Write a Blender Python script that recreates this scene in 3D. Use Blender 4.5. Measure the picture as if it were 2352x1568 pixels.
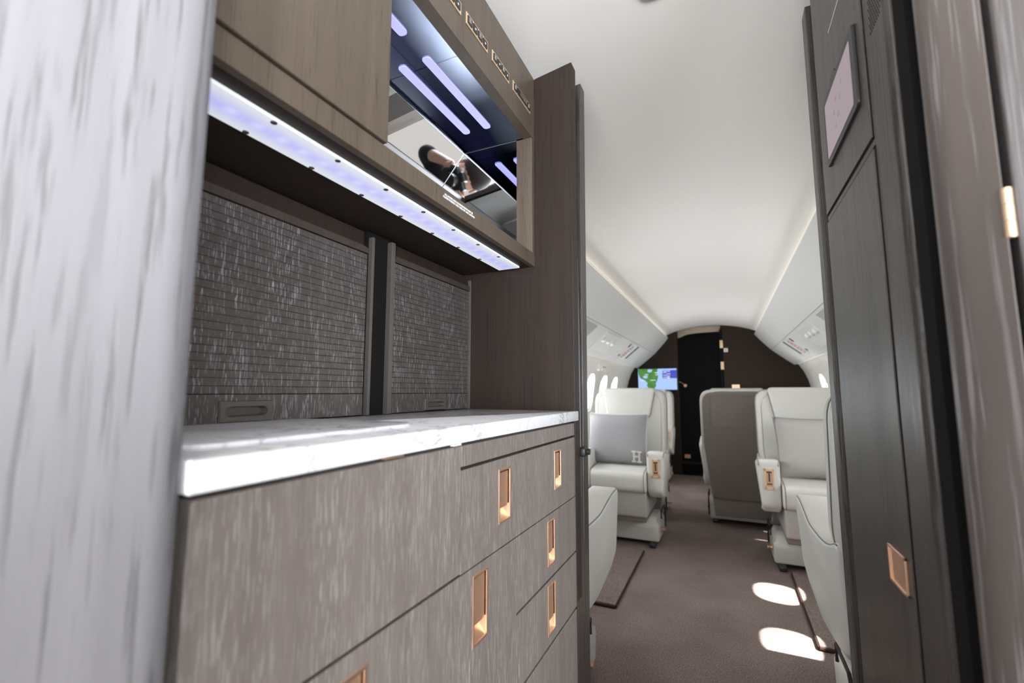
import bpy, bmesh, math, random
from mathutils import Vector, Matrix
random.seed(4)
PI = math.pi
for o in list(bpy.data.objects): bpy.data.objects.remove(o, do_unlink=True)
SC = bpy.context.scene
COL = SC.collection

# ------------------------------------------------------------------ camera
cam_d = bpy.data.cameras.new('camera'); cam = bpy.data.objects.new('camera', cam_d); COL.objects.link(cam)
cam_d.sensor_width = 36; cam_d.lens = 1045/2352*36
cam_d.clip_start = 0.01; cam_d.clip_end = 200
cam.location = (0, 0, 1.08)
cam.rotation_euler = (PI/2 + math.atan(116/1045), 0, math.atan(489/math.hypot(1045, 116)))
cam_d.dof.use_dof = True; cam_d.dof.focus_distance = 1.0; cam_d.dof.aperture_fstop = 3.8
SC.camera = cam

# ------------------------------------------------------------------ world, sun, doorway and window daylight, added ceiling fill
W = bpy.data.worlds.new('daylight'); SC.world = W; W.use_nodes = True
W.node_tree.nodes['Background'].inputs[0].default_value = (0.86, 0.93, 1.0, 1)
W.node_tree.nodes['Background'].inputs[1].default_value = 2.4
SC.view_settings.view_transform = 'Standard'; SC.view_settings.look = 'None'
SC.view_settings.gamma = 1.0; SC.view_settings.use_curve_mapping = False
SC.view_settings.exposure = 0.25

def lamp(name, kind, energy, loc, target=None, rot=None, color=(1, 1, 1), size=(1, 1), spread=None):
    d = bpy.data.lights.new(name, kind); d.energy = energy; d.color = color
    if kind == 'AREA':
        d.shape = 'RECTANGLE'; d.size, d.size_y = size
        if spread: d.spread = spread
    o = bpy.data.objects.new(name, d); COL.objects.link(o); o.location = loc
    if target is not None:
        o.rotation_euler = (Vector(target) - Vector(loc)).to_track_quat('-Z', 'Y').to_euler()
    if rot: o.rotation_euler = rot
    return o
XC = -0.15                       # centre line of the cabin
sun = lamp('sun', 'SUN', 26.0, (6, 3, 9), target=(6-0.72*5, 3+0.25, 9-5), color=(1, 0.97, 0.93)); sun.data.angle = math.radians(0.6)
lamp('entry_door_daylight', 'AREA', 76, (0.98, -0.80, 1.27), target=(-0.35, -0.02, 1.10), color=(0.90, 0.94, 1.0), size=(0.9, 1.12))
lamp('ceiling_fill_lamp', 'AREA', 30, (XC, -1.55, 1.10), target=(XC, 0.35, 1.95), color=(0.97, 0.98, 1.0), size=(1.2, 0.6), spread=math.radians(110))  # added fill aimed up to brighten the ceiling, no window behind it
WINY = [2.35 + 0.55*k for k in range(8)]
for s in (-1, 1):
    for i, y in enumerate(WINY):
        if s > 0 and 2 <= i <= 4: continue                     # blinds added there to keep sun off the seats
        lamp('window_daylight', 'AREA', 5.5, (XC + s*1.20, y, 1.10), target=(XC, y, 1.25), color=(0.93, 0.96, 1.0), size=(0.27, 0.38))
    # the cove lamps that wash the ceiling and the side walls
    lamp('ceiling_wash_lamp', 'AREA', 0.35, (XC + s*0.555, 3.8, 1.835), rot=(PI, s*math.radians(-25), 0), color=(1, 0.93, 0.82), size=(0.02, 5.2))
    lamp('sidewall_wash_lamp', 'AREA', 0.55, (XC + s*0.975, 3.8, 1.405), rot=(0, s*math.radians(20), 0), color=(1, 0.9, 0.74), size=(0.015, 5.2))

# ------------------------------------------------------------------ materials
def nt(name):
    m = bpy.data.materials.new(name); m.use_nodes = True
    return m, m.node_tree, m.node_tree.nodes['Principled BSDF']
def setp(p, **k):
    for a, v in k.items(): p.inputs[a.replace('_', ' ')].default_value = v
def flat(name, c, rough=0.5, metal=0.0, spec=0.5, emit=None, es=1.0, coat=0):
    m, t, p = nt(name)
    setp(p, Base_Color=(*c, 1), Roughness=rough, Metallic=metal); p.inputs['Specular IOR Level'].default_value = spec
    p.inputs['Coat Weight'].default_value = coat
    if emit: setp(p, Emission_Color=(*emit, 1), Emission_Strength=es)
    return m
def N(t, typ, **k):
    n = t.nodes.new(typ)
    for a, v in k.items(): setattr(n, a, v)
    return n
def mapping(t, scale, coord='Object', loc=(0, 0, 0)):
    c = N(t, 'ShaderNodeTexCoord'); m = N(t, 'ShaderNodeMapping')
    m.inputs['Scale'].default_value = scale; m.inputs['Location'].default_value = loc
    t.links.new(c.outputs[coord], m.inputs['Vector']); return m.outputs[0]
def noise(t, vec, scale=1, detail=2, rough=0.5, dist=0):
    n = N(t, 'ShaderNodeTexNoise'); n.inputs['Scale'].default_value = scale; n.inputs['Detail'].default_value = detail
    n.inputs['Roughness'].default_value = rough; n.inputs['Distortion'].default_value = dist
    t.links.new(vec, n.inputs['Vector']); return n.outputs[0]
def ramp(t, fac, stops):
    r = N(t, 'ShaderNodeValToRGB'); e = r.color_ramp.elements
    while len(e) < len(stops): e.new(0.5)
    for i, (p, c) in enumerate(stops):
        e[i].position = p; e[i].color = (c, c, c, 1) if not isinstance(c, tuple) else (*c, 1)
    t.links.new(fac, r.inputs[0]); return r.outputs[0]
def mixc(t, fac, a, b, mode='MIX'):
    m = N(t, 'ShaderNodeMix', data_type='RGBA', blend_type=mode)
    for s, v in ((0, fac), (6, a), (7, b)):
        if hasattr(v, 'is_output'): t.links.new(v, m.inputs[s])
        else: m.inputs[s].default_value = v if s == 0 else (*v, 1)
    return m.outputs[2]
def mathn(t, op, a, b):
    m = N(t, 'ShaderNodeMath', operation=op)
    for i, v in enumerate((a, b)):
        if hasattr(v, 'is_output'): t.links.new(v, m.inputs[i])
        else: m.inputs[i].default_value = v
    return m.outputs[0]
def oak(name, base, fleck, lo=0.56, hi=0.66, fx=300, fz=13, rough=0.42, amount=0.8, bump=0.25, tone=0.12, spec=0.5):
    """open-pored oak veneer with upright grain; fleck = the filler in the pores"""
    m, t, p = nt(name)
    warp = noise(t, mapping(t, (5, 5, 1.2)), 1, 2)
    c = N(t, 'ShaderNodeTexCoord'); mp = N(t, 'ShaderNodeMapping'); mp.inputs['Scale'].default_value = (fx, fx, fz)
    add = N(t, 'ShaderNodeVectorMath', operation='MULTIPLY_ADD')
    comb = N(t, 'ShaderNodeCombineXYZ'); t.links.new(warp, comb.inputs[0]); t.links.new(warp, comb.inputs[1])
    add.inputs[1].default_value = (0.012, 0.012, 0); t.links.new(comb.outputs[0], add.inputs[0]); t.links.new(c.outputs['Object'], add.inputs[2])
    t.links.new(add.outputs[0], mp.inputs['Vector'])
    s1 = ramp(t, noise(t, mp.outputs[0], 1, 3, 0.6), [(lo, 0.0), (hi, 1.0)])
    dens = ramp(t, noise(t, mapping(t, (26, 26, 2.2)), 1, 3, 0.6), [(0.36, 0.25), (0.62, 1.0)])
    mask = mathn(t, 'MULTIPLY', mathn(t, 'MULTIPLY', s1, dens), amount)
    broad = ramp(t, noise(t, mapping(t, (40, 40, 1.5)), 1, 3), [(0.3, 1-tone), (0.7, 1+tone)])
    b2 = mixc(t, 1.0, base, broad, 'MULTIPLY')
    t.links.new(mixc(t, mask, b2, fleck), p.inputs['Base Color'])
    setp(p, Roughness=rough); p.inputs['Specular IOR Level'].default_value = spec
    bp = N(t, 'ShaderNodeBump'); bp.inputs['Strength'].default_value = bump; bp.inputs['Distance'].default_value = 0.0006
    t.links.new(mathn(t, 'SUBTRACT', 1.0, mask), bp.inputs['Height']); t.links.new(bp.outputs[0], p.inputs['Normal'])
    return m
M = {}
M['oak_low'] = oak('cerused_oak', (0.205, 0.173, 0.152), (0.46, 0.44, 0.43), 0.53, 0.61, 560, 30, amount=0.62)
M['oak_tambour'] = oak('cerused_oak_slats', (0.078, 0.064, 0.058), (0.42, 0.40, 0.41), 0.57, 0.62, 600, 44, amount=0.7, rough=0.38)
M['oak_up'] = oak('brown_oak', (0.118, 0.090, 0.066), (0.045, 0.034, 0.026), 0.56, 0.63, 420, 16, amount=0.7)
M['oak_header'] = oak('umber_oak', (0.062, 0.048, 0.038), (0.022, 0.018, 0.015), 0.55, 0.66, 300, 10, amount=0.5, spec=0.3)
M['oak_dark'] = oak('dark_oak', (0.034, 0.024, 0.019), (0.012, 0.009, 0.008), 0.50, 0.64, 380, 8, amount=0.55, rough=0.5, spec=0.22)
M['oak_entry'] = oak('glare_oak', (0.165, 0.161, 0.171), (0.050, 0.047, 0.048), 0.52, 0.62, 230, 9, amount=0.85, rough=0.5, bump=0.5)  # dark oak lightened to grey, door glare put into the base colour
M['oak_column'] = oak('grey_brown_oak', (0.062, 0.053, 0.046), (0.022, 0.019, 0.018), 0.46, 0.58, 380, 9, amount=0.85, rough=0.36, bump=0.4)
M['oak_post'] = oak('pale_brown_oak', (0.100, 0.084, 0.076), (0.34, 0.33, 0.34), 0.54, 0.64, 210, 5, amount=0.55, rough=0.36, bump=0.6)
M['oak_leaf'] = oak('grey_leaf_oak', (0.066, 0.057, 0.054), (0.20, 0.195, 0.20), 0.54, 0.64, 210, 5, amount=0.55, rough=0.45, bump=0.6, spec=0.35)
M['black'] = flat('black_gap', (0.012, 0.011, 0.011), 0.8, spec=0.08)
M['rubber'] = flat('black_plastic', (0.02, 0.02, 0.021), 0.4)
M['brass'] = flat('rose_gold', (0.80, 0.50, 0.34), 0.38, 0.85)
M['paddle'] = flat('satin_rose_gold', (0.50, 0.31, 0.20), 0.5, 0.6)
M['brass_pale'] = flat('pale_brass', (0.95, 0.70, 0.47), 0.3, 0.6)
M['mirror'] = flat('polished_steel', (0.80, 0.82, 0.85), 0.02, 1.0)
M['mirror_dark'] = flat('dimmed_polished_steel', (0.34, 0.37, 0.45), 0.03, 1.0)  # mirror copy tinted darker to dim the reflection in the niche ceiling
M['asphalt'] = flat('apron_asphalt', (0.088, 0.080, 0.072), 0.9, spec=0.1)
M['steel'] = flat('brushed_steel', (0.55, 0.55, 0.56), 0.3, 1.0)
M['white_paint'] = flat('white_lettering', (0.85, 0.87, 0.87), 0.5)
M['ceil'] = flat('ceiling_fabric', (0.86, 0.84, 0.80), 0.85, spec=0.2)
M['panel'] = flat('valance_leather', (0.70, 0.70, 0.68), 0.6, spec=0.3)
M['side'] = flat('sidewall_liner', (0.72, 0.70, 0.66), 0.7, spec=0.3)
M['white_plastic'] = flat('white_plastic', (0.8, 0.8, 0.78), 0.35)
M['brownwall'] = flat('bulkhead_veneer', (0.030, 0.0195, 0.0135), 0.55, spec=0.15)
M['voidwall'] = flat('unlit_passage_black', (0.014, 0.013, 0.013), 0.7, spec=0.1)  # near-black base puts the dark of the unlit passage into colour
M['tan'] = flat('tan_header_paint', (0.50, 0.42, 0.32), 0.6)
M['strip'] = flat('cove_strip', (0.9, 0.85, 0.75), 0.5, emit=(1, 0.90, 0.74), es=0.35)
M['pictred'] = flat('red_print', (0.75, 0.35, 0.32), 0.5)
M['grey_plastic'] = flat('grey_mesh', (0.42, 0.42, 0.41), 0.6)
M['skin'] = flat('skin', (0.62, 0.38, 0.28), 0.5)
M['taupe_plastic'] = flat('taupe_lacquer', (0.105, 0.092, 0.082), 0.4)
M['screw'] = flat('dark_screw', (0.18, 0.18, 0.19), 0.35, 0.8)

def leather(name, c, rough=0.42):
    m, t, p = nt(name)
    n = noise(t, mapping(t, (1, 1, 1)), 260, 2)
    big = ramp(t, noise(t, mapping(t, (1, 1, 1)), 5, 2), [(0.3, 0.96), (0.7, 1.03)])
    t.links.new(mixc(t, 1.0, c, big, 'MULTIPLY'), p.inputs['Base Color'])
    setp(p, Roughness=rough); p.inputs['Specular IOR Level'].default_value = 0.4
    b = N(t, 'ShaderNodeBump'); b.inputs['Strength'].default_value = 0.08; b.inputs['Distance'].default_value = 0.001
    t.links.new(n, b.inputs['Height']); t.links.new(b.outputs[0], p.inputs['Normal']); return m
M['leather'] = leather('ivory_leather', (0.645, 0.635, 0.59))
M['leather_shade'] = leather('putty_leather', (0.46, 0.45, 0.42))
M['taupe'] = leather('taupe_upholstery', (0.215, 0.185, 0.16), 0.7)
M['piping'] = flat('grey_piping', (0.20, 0.195, 0.185), 0.6)
def fabric(name, c):
    m, t, p = nt(name)
    n = noise(t, mapping(t, (1, 1, 1)), 420, 3, 0.7)
    t.links.new(mixc(t, 1.0, c, ramp(t, n, [(0.3, 0.8), (0.7, 1.15)]), 'MULTIPLY'), p.inputs['Base Color'])
    setp(p, Roughness=0.95); p.inputs['Specular IOR Level'].default_value = 0.1
    b = N(t, 'ShaderNodeBump'); b.inputs['Strength'].default_value = 0.4; b.inputs['Distance'].default_value = 0.001
    t.links.new(n, b.inputs['Height']); t.links.new(b.outputs[0], p.inputs['Normal']); return m
M['wool'] = fabric('grey_wool', (0.36, 0.35, 0.36)); M['wool_beige'] = fabric('beige_wool', (0.45, 0.42, 0.39))
M['wool_white'] = fabric('ivory_wool', (0.72, 0.70, 0.66))
def carpet_mat():
    m, t, p = nt('brown_carpet')
    rib = noise(t, mapping(t, (420, 70, 70)), 1, 3, 0.7)
    fine = noise(t, mapping(t, (1, 1, 1)), 190, 4, 0.75)
    big = ramp(t, noise(t, mapping(t, (1, 1, 1)), 3.5, 3), [(0.3, 0.86), (0.7, 1.12)])
    c = mixc(t, ramp(t, fine, [(0.36, 0.0), (0.66, 1.0)]), (0.125, 0.092, 0.082), (0.37, 0.295, 0.265))
    c = mixc(t, 1.0, c, ramp(t, rib, [(0.3, 0.75), (0.7, 1.2)]), 'MULTIPLY')
    c = mixc(t, 1.0, c, big, 'MULTIPLY')
    t.links.new(c, p.inputs['Base Color']); setp(p, Roughness=1.0); p.inputs['Specular IOR Level'].default_value = 0.05
    b = N(t, 'ShaderNodeBump'); b.inputs['Strength'].default_value = 0.9; b.inputs['Distance'].default_value = 0.004
    t.links.new(fine, b.inputs['Height']); t.links.new(b.outputs[0], p.inputs['Normal']); return m
M['carpet'] = carpet_mat(); M['carpet_edge'] = flat('carpet_binding', (0.06, 0.032, 0.027), 1.0, spec=0.05)
def marble_mat():
    m, t, p = nt('white_marble')
    v = mapping(t, (1, 1, 1.6))
    n1 = noise(t, v, 7, 8, 0.62, 0.9)
    a = mathn(t, 'ABSOLUTE', mathn(t, 'SUBTRACT', n1, 0.5), 0)
    vein = ramp(t, a, [(0.0, 1.0), (0.022, 0.0)])
    n2 = noise(t, v, 3.5, 5, 0.6, 0.8)
    cloud = ramp(t, n2, [(0.5, 0.0), (0.72, 0.55)])
    n3 = noise(t, v, 16, 6, 0.6, 1.2)
    v3 = ramp(t, mathn(t, 'ABSOLUTE', mathn(t, 'SUBTRACT', n3, 0.5), 0), [(0.0, 0.45), (0.016, 0.0)])
    area = ramp(t, noise(t, v, 4, 2), [(0.42, 0.0), (0.6, 1.0)])
    c = mixc(t, cloud, (0.88, 0.88, 0.89), (0.55, 0.56, 0.60))
    c = mixc(t, mathn(t, 'MULTIPLY', vein, area), c, (0.42, 0.44, 0.48))
    c = mixc(t, mathn(t, 'MULTIPLY', v3, area), c, (0.50, 0.52, 0.56))
    t.links.new(c, p.inputs['Base Color']); setp(p, Roughness=0.16); return m
M['marble'] = marble_mat()
def led_mat():
    """frosted diffuser over a row of light-emitting diodes, one every 23 mm"""
    m, t, p = nt('led_diffuser')
    c = N(t, 'ShaderNodeTexCoord'); s = N(t, 'ShaderNodeSeparateXYZ'); t.links.new(c.outputs['Object'], s.inputs[0])
    fy = mathn(t, 'SUBTRACT', mathn(t, 'FRACT', mathn(t, 'MULTIPLY', s.outputs[1], 1/0.031), 0), 0.5)
    dy = mathn(t, 'MULTIPLY', fy, 0.031)
    dx = s.outputs[0]
    r2 = mathn(t, 'ADD', mathn(t, 'MULTIPLY', dy, dy), mathn(t, 'MULTIPLY', dx, dx))
    dot = ramp(t, mathn(t, 'MULTIPLY', mathn(t, 'SQRT', r2, 0), 100), [(0.0, 0.8), (1.25, 0.0)])
    band = ramp(t, mathn(t, 'MULTIPLY', mathn(t, 'ABSOLUTE', dx, 0), 36), [(0.10, 1.0), (0.85, 0.0)])
    col = mixc(t, band, (0.60, 0.64, 0.67), (0.40, 0.40, 0.80))
    col = mixc(t, dot, col, (0.62, 0.62, 0.95))
    setp(p, Base_Color=(0.5, 0.5, 0.52, 1), Roughness=0.4)
    t.links.new(col, p.inputs['Emission Color']); p.inputs['Emission Strength'].default_value = 0.80
    return m
M['led'] = led_mat()
M['niche_led'] = flat('niche_led', (0.4, 0.4, 0.6), 0.4, emit=(0.36, 0.36, 0.95), es=0.95)
M['screen_on'] = flat('lilac_screen', (0.10, 0.08, 0.09), 0.3, emit=(0.45, 0.34, 0.39), es=0.42)
M['screen_mark'] = flat('screen_mark', (0.12, 0.1, 0.12), 0.3, emit=(0.40, 0.27, 0.36), es=0.35)
M['tv_sea'] = flat('screen_sea_blue', (0.02, 0.02, 0.02), 0.3, emit=(0.33, 0.50, 0.95), es=1.0)
M['tv_navy'] = flat('screen_navy', (0.02, 0.02, 0.02), 0.3, emit=(0.035, 0.045, 0.42), es=1.0)
M['tv_text'] = flat('screen_white', (0.02, 0.02, 0.02), 0.3, emit=(0.75, 0.8, 0.95), es=1.0)
def land():
    m, t, p = nt('screen_land')
    c = mixc(t, ramp(t, noise(t, mapping(t, (1, 1, 1)), 38, 4, 0.6), [(0.38, 0.0), (0.62, 1.0)]), (0.015, 0.17, 0.03), (0.10, 0.22, 0.02))
    setp(p, Base_Color=(0.02, 0.02, 0.02, 1)); t.links.new(c, p.inputs['Emission Color']); p.inputs['Emission Strength'].default_value = 1.0
    return m
M['tv_land'] = land()
def glass_mat():
    m, t, p = nt('window_glass'); out = t.nodes['Material Output']
    tr = N(t, 'ShaderNodeBsdfTransparent'); gl = N(t, 'ShaderNodeBsdfGlossy'); gl.inputs['Roughness'].default_value = 0.03
    mx = N(t, 'ShaderNodeMixShader'); mx.inputs[0].default_value = 0.06
    t.links.new(tr.outputs[0], mx.inputs[1]); t.links.new(gl.outputs[0], mx.inputs[2]); t.links.new(mx.outputs[0], out.inputs[0]); return m
M['glass'] = glass_mat()

# ------------------------------------------------------------------ mesh helpers
def box(bm, x0, x1, y0, y1, z0, z1, r=0.0, seg=2):
    vs = [bm.verts.new((x, y, z)) for x in (x0, x1) for y in (y0, y1) for z in (z0, z1)]
    F = [(0, 1, 3, 2), (4, 6, 7, 5), (0, 4, 5, 1), (2, 3, 7, 6), (0, 2, 6, 4), (1, 5, 7, 3)]
    fs = [bm.faces.new([vs[i] for i in f]) for f in F]
    if r > 0:
        es = list({e for f in fs for e in f.edges})
        bmesh.ops.bevel(bm, geom=es, offset=r, segments=seg, profile=0.5, affect='EDGES')
    return bm
def prism(bm, pts, a, b, axis='y', r=0.0, seg=2, rside=False):
    """closed outline (2D) pushed along an axis. axis y: pts=(x,z); x: pts=(y,z); z: pts=(x,y)"""
    def P(p, t):
        return (p[0], t, p[1]) if axis == 'y' else ((t, p[0], p[1]) if axis == 'x' else (p[0], p[1], t))
    v0 = [bm.verts.new(P(p, a)) for p in pts]; v1 = [bm.verts.new(P(p, b)) for p in pts]
    n = len(pts); f0 = bm.faces.new(v0); f1 = bm.faces.new(v1[::-1])
    fs = [bm.faces.new((v0[(i+1) % n], v0[i], v1[i], v1[(i+1) % n])) for i in range(n)]
    bmesh.ops.recalc_face_normals(bm, faces=[f0, f1] + fs)
    if r > 0:
        es = list(f0.edges) + list(f1.edges)
        bmesh.ops.bevel(bm, geom=list(set(es)), offset=r, segments=seg, profile=0.5, affect='EDGES')
    return bm
def rounded(pts, rs, n=5):
    """round the corners of a 2D outline"""
    out = []; k = len(pts)
    if not isinstance(rs, (list, tuple)): rs = [rs]*k
    for i in range(k):
        p = Vector(pts[i]); a = Vector(pts[i-1]) - p; b = Vector(pts[(i+1) % k]) - p
        r = rs[i]
        if r <= 0: out.append(tuple(p)); continue
        da = min(r, a.length*0.49); db = min(r, b.length*0.49)
        A = p + a.normalized()*da; B = p + b.normalized()*db
        for j in range(n+1):
            t = j/n; q = A*(1-t)**2 + p*2*t*(1-t) + B*t*t
            out.append((q.x, q.y))
    return out
def tube(bm, pts, r, seg=8, closed=False):
    pts = [Vector(p) for p in pts]; n = len(pts); rings = []
    for i, p in enumerate(pts):
        if closed: d = pts[(i+1) % n] - pts[i-1]
        else: d = pts[min(i+1, n-1)] - pts[max(i-1, 0)]
        d.normalize()
        up = Vector((0, 0, 1)) if abs(d.z) < 0.9 else Vector((1, 0, 0))
        u = d.cross(up).normalized(); v = d.cross(u)
        rings.append([bm.verts.new(p + u*r*math.cos(2*PI*k/seg) + v*r*math.sin(2*PI*k/seg)) for k in range(seg)])
    for i in range(n if closed else n-1):
        a, b = rings[i], rings[(i+1) % n]
        for k in range(seg): bm.faces.new((a[k], a[(k+1) % seg], b[(k+1) % seg], b[k]))
    if not closed: bm.faces.new(rings[0][::-1]); bm.faces.new(rings[-1])
    return bm
def cyl(bm, c, r, h, axis='z', seg=16, r2=None):
    r2 = r if r2 is None else r2
    def P(a, rr, t):
        x, y = rr*math.cos(a), rr*math.sin(a)
        q = (x, y, t) if axis == 'z' else ((t, x, y) if axis == 'x' else (x, t, y))
        return (c[0]+q[0], c[1]+q[1], c[2]+q[2])
    a = [bm.verts.new(P(2*PI*k/seg, r, 0)) for k in range(seg)]; b = [bm.verts.new(P(2*PI*k/seg, r2, h)) for k in range(seg)]
    fs = [bm.faces.new(a[::-1]), bm.faces.new(b)]
    for k in range(seg): fs.append(bm.faces.new((a[k], a[(k+1) % seg], b[(k+1) % seg], b[k])))
    bmesh.ops.recalc_face_normals(bm, faces=fs); return bm
def strip(bm, rows):
    g = [[bm.verts.new(p) for p in r] for r in rows]
    for i in range(len(g)-1):
        for j in range(len(g[0])-1): bm.faces.new((g[i][j], g[i][j+1], g[i+1][j+1], g[i+1][j]))
    return g
def B(): return bmesh.new()
def bx(*a, **k): return box(B(), *a, **k)
def pr(*a, **k): return prism(B(), *a, **k)

def obj(name, bm, mat, parent=None, smooth=False, local=False, label=None, cat=None, group=None, kind=None, loc=None):
    """links the mesh as one object. With a parent, coordinates are the parent's own when local, else the room's."""
    me = bpy.data.meshes.new(name)
    off = Vector((0, 0, 0))
    if parent is not None and not local:
        p = parent
        while p is not None: off += p.location; p = p.parent
    if loc is not None: off = Vector(loc)
    if off.length: bmesh.ops.translate(bm, verts=bm.verts, vec=-off)
    bmesh.ops.recalc_face_normals(bm, faces=bm.faces)
    bm.to_mesh(me); bm.free(); me.materials.append(M[mat])
    o = bpy.data.objects.new(name, me); COL.objects.link(o)
    if parent is not None: o.parent = parent
    elif loc is not None: o.location = loc
    if smooth:
        for p_ in me.polygons: p_.use_smooth = True
        me.set_sharp_from_angle(angle=math.radians(40))
    if label: o['label'] = label
    if cat: o['category'] = cat
    if group: o['group'] = group
    if kind: o['kind'] = kind
    return o
def thing(name, label, cat, loc=(0, 0, 0), rotz=0, group=None):
    o = bpy.data.objects.new(name, None); COL.objects.link(o); o.location = loc; o.rotation_euler = (0, 0, rotz)
    o.empty_display_size = 0.05; o['label'] = label; o['category'] = cat
    if group: o['group'] = group
    return o
def struct(name, bm, mat, smooth=False, parent=None): return obj(name, bm, mat, parent, smooth=smooth, kind='structure')
def dup(root, loc, rotz=0, label=None):
    r = root.copy(); COL.objects.link(r); r.location = loc; r.rotation_euler = (0, 0, rotz)
    if label: r['label'] = label
    for ch in list(root.children):
        c = ch.copy(); COL.objects.link(c); c.parent = r
        for g in list(ch.children):
            d = g.copy(); COL.objects.link(d); d.parent = c
    return r
def text(name, body, size, mat, parent, rot, loc, extrude=0.0002, align='LEFT', offset=0.0, label=None):
    cu = bpy.data.curves.new(name, 'FONT'); cu.body = body; cu.size = size; cu.extrude = extrude; cu.align_x = align; cu.offset = offset
    tmp = bpy.data.objects.new('tmp', cu); COL.objects.link(tmp)
    bpy.context.view_layer.update()
    me = bpy.data.meshes.new_from_object(tmp.evaluated_get(bpy.context.evaluated_depsgraph_get()))
    bpy.data.objects.remove(tmp, do_unlink=True)
    me.transform(Matrix.Translation(loc) @ rot.to_4x4()); me.materials.clear(); me.materials.append(M[mat])
    o = bpy.data.objects.new(name, me); COL.objects.link(o); o.parent = parent
    if label: o['label'] = label
    return o

# ------------------------------------------------------------------ THE SETTING
Y0, Y1, YB = -1.70, 8.2, 6.50
def arch(y0, y1, hh=0.0):
    half = [(0, 1.955), (0.12, 1.951), (0.24, 1.938), (0.36, 1.914), (0.46, 1.884), (0.545, 1.850)]
    full = [(-d, z) for d, z in half[:0:-1]] + half
    bm = B(); rows = [[(XC+d, y, z+hh) for d, z in full] for y in (y0, y1)]
    strip(bm, rows); strip(bm, [[(XC+d, y, z+0.03) for d, z in full] for y in (y0, y1)])
    return bm
struct('ceiling', arch(Y0, YB), 'ceil', smooth=True)
struct('floor', bx(XC-1.05, XC+1.05, Y0, YB, -0.06, 0), 'carpet')
VAL = [(0.520, 1.812), (0.575, 1.742), (0.640, 1.668), (0.700, 1.604)]
VAL2 = [(0.700, 1.604), (0.770, 1.544), (0.850, 1.478), (0.940, 1.410)]
def profile_panel(pts, s, y0, y1, th=0.018):
    out = [(XC+s*d, z) for d, z in pts] + [(XC+s*(d+th), z+th) for d, z in pts[::-1]]
    return pr(out, y0, y1, axis='y')
for s, side in ((-1, 'left'), (1, 'right')):
    y0v = 1.20
    struct('trim_%d' % (1 if s < 0 else 2), profile_panel(VAL, s, y0v, YB), 'panel', smooth=True)
    v2 = struct('trim_%d' % (3 if s < 0 else 4), profile_panel([(0.7015, 1.6015)] + VAL2[1:], s, y0v, YB), 'panel', smooth=True)
    struct('trim_%d' % (5 if s < 0 else 6), bx(min(XC+s*0.528, XC+s*0.610), max(XC+s*0.528, XC+s*0.610), y0v, YB, 1.824, 1.828), 'strip')
    struct('trim_%d' % (7 if s < 0 else 8), bx(min(XC+s*0.952, XC+s*0.972), max(XC+s*0.952, XC+s*0.972), y0v, YB, 1.418, 1.422), 'strip')
# side walls, one profile, pierced by the oval windows
SP = [(0.960, 1.440), (0.985, 1.405), (1.030, 1.330), (1.065, 1.240), (1.088, 1.150), (1.102, 1.050), (1.110, 0.950), (1.110, 0.800), (1.090, 0.600), (1.040, 0.350), (0.960, 0.120), (0.920, -0.02)]
def dx_at(z):
    for (d0, z0), (d1, z1) in zip(SP, SP[1:]):
        if z0 >= z >= z1: return d0 + (d1-d0)*(z0-z)/(z0-z1)
    return SP[0][0] if z > SP[0][1] else SP[-1][0]
WZ, WH, WW = 1.075, 0.190, 0.152           # window centre height, half height, half width
def oval(y, k, n=28):
    a = 2*PI*k/n; c, s_ = math.cos(a), math.sin(a); e = 0.75
    return y + WW*math.copysign(abs(c)**e, c), WZ + WH*math.copysign(abs(s_)**e, s_)
def wall(side, s, spans):
    bm = B(); n = 28
    def P(y, z, o=0.0): return (XC + s*(dx_at(z)+o), y, z)
    for a, b, has in spans:
        zt, zb = 1.40, 0.86
        for seg in ([1.44, 1.42, zt], [zb, 0.8, 0.6, 0.35, 0.12, -0.02]):
            strip(bm, [[P(a, z), P(b, z)] for z in seg])
        if not has:
            strip(bm, [[P(a, z), P(b, z)] for z in (zt, 1.33, 1.24, 1.15, 1.05, 0.95, zb)]); continue
        cy = has; R = []
        rect = []
        for k in range(n):
            oy, oz = oval(cy, k, n); vy, vz = oy-cy, oz-WZ
            ty = ((b-cy) if vy > 0 else (a-cy))/vy if abs(vy) > 1e-6 else 1e9
            tz = ((zt-WZ) if vz > 0 else (zb-WZ))/vz if abs(vz) > 1e-6 else 1e9
            t_ = min(ty, tz); rect.append((cy+vy*t_, WZ+vz*t_))
        for f in (0, 0.15, 0.4, 0.7, 1.0):
            R.append([P(oval(cy, k, n)[0]*(1-f)+rect[k][0]*f, oval(cy, k, n)[1]*(1-f)+rect[k][1]*f) for k in range(n)])
        rings = [[bm.verts.new(p) for p in r] for r in R]
        for i in range(4):
            for k in range(n): bm.faces.new((rings[i][k], rings[i][(k+1) % n], rings[i+1][(k+1) % n], rings[i+1][k]))
        for (cyy, czz) in ((a, zb), (a, zt), (b, zb), (b, zt)):          # corner fills
            cv = bm.verts.new(P(cyy, czz))
            near = sorted(range(n), key=lambda k: (rect[k][0]-cyy)**2 + (rect[k][1]-czz)**2)[:2]
            if abs(near[0]-near[1]) in (1, n-1): bm.faces.new((cv, rings[4][near[0]], rings[4][near[1]]))
        # reveal
        inner = [bm.verts.new((XC + s*(dx_at(WZ)+0.032), cy+(oval(cy, k, n)[0]-cy)*0.93, WZ+(oval(cy, k, n)[1]-WZ)*0.93)) for k in range(n)]
        for k in range(n): bm.faces.new((rings[0][k], rings[0][(k+1) % n], inner[(k+1) % n], inner[k]))
    bmesh.ops.remove_doubles(bm, verts=bm.verts, dist=0.0004)
    return bm
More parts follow.
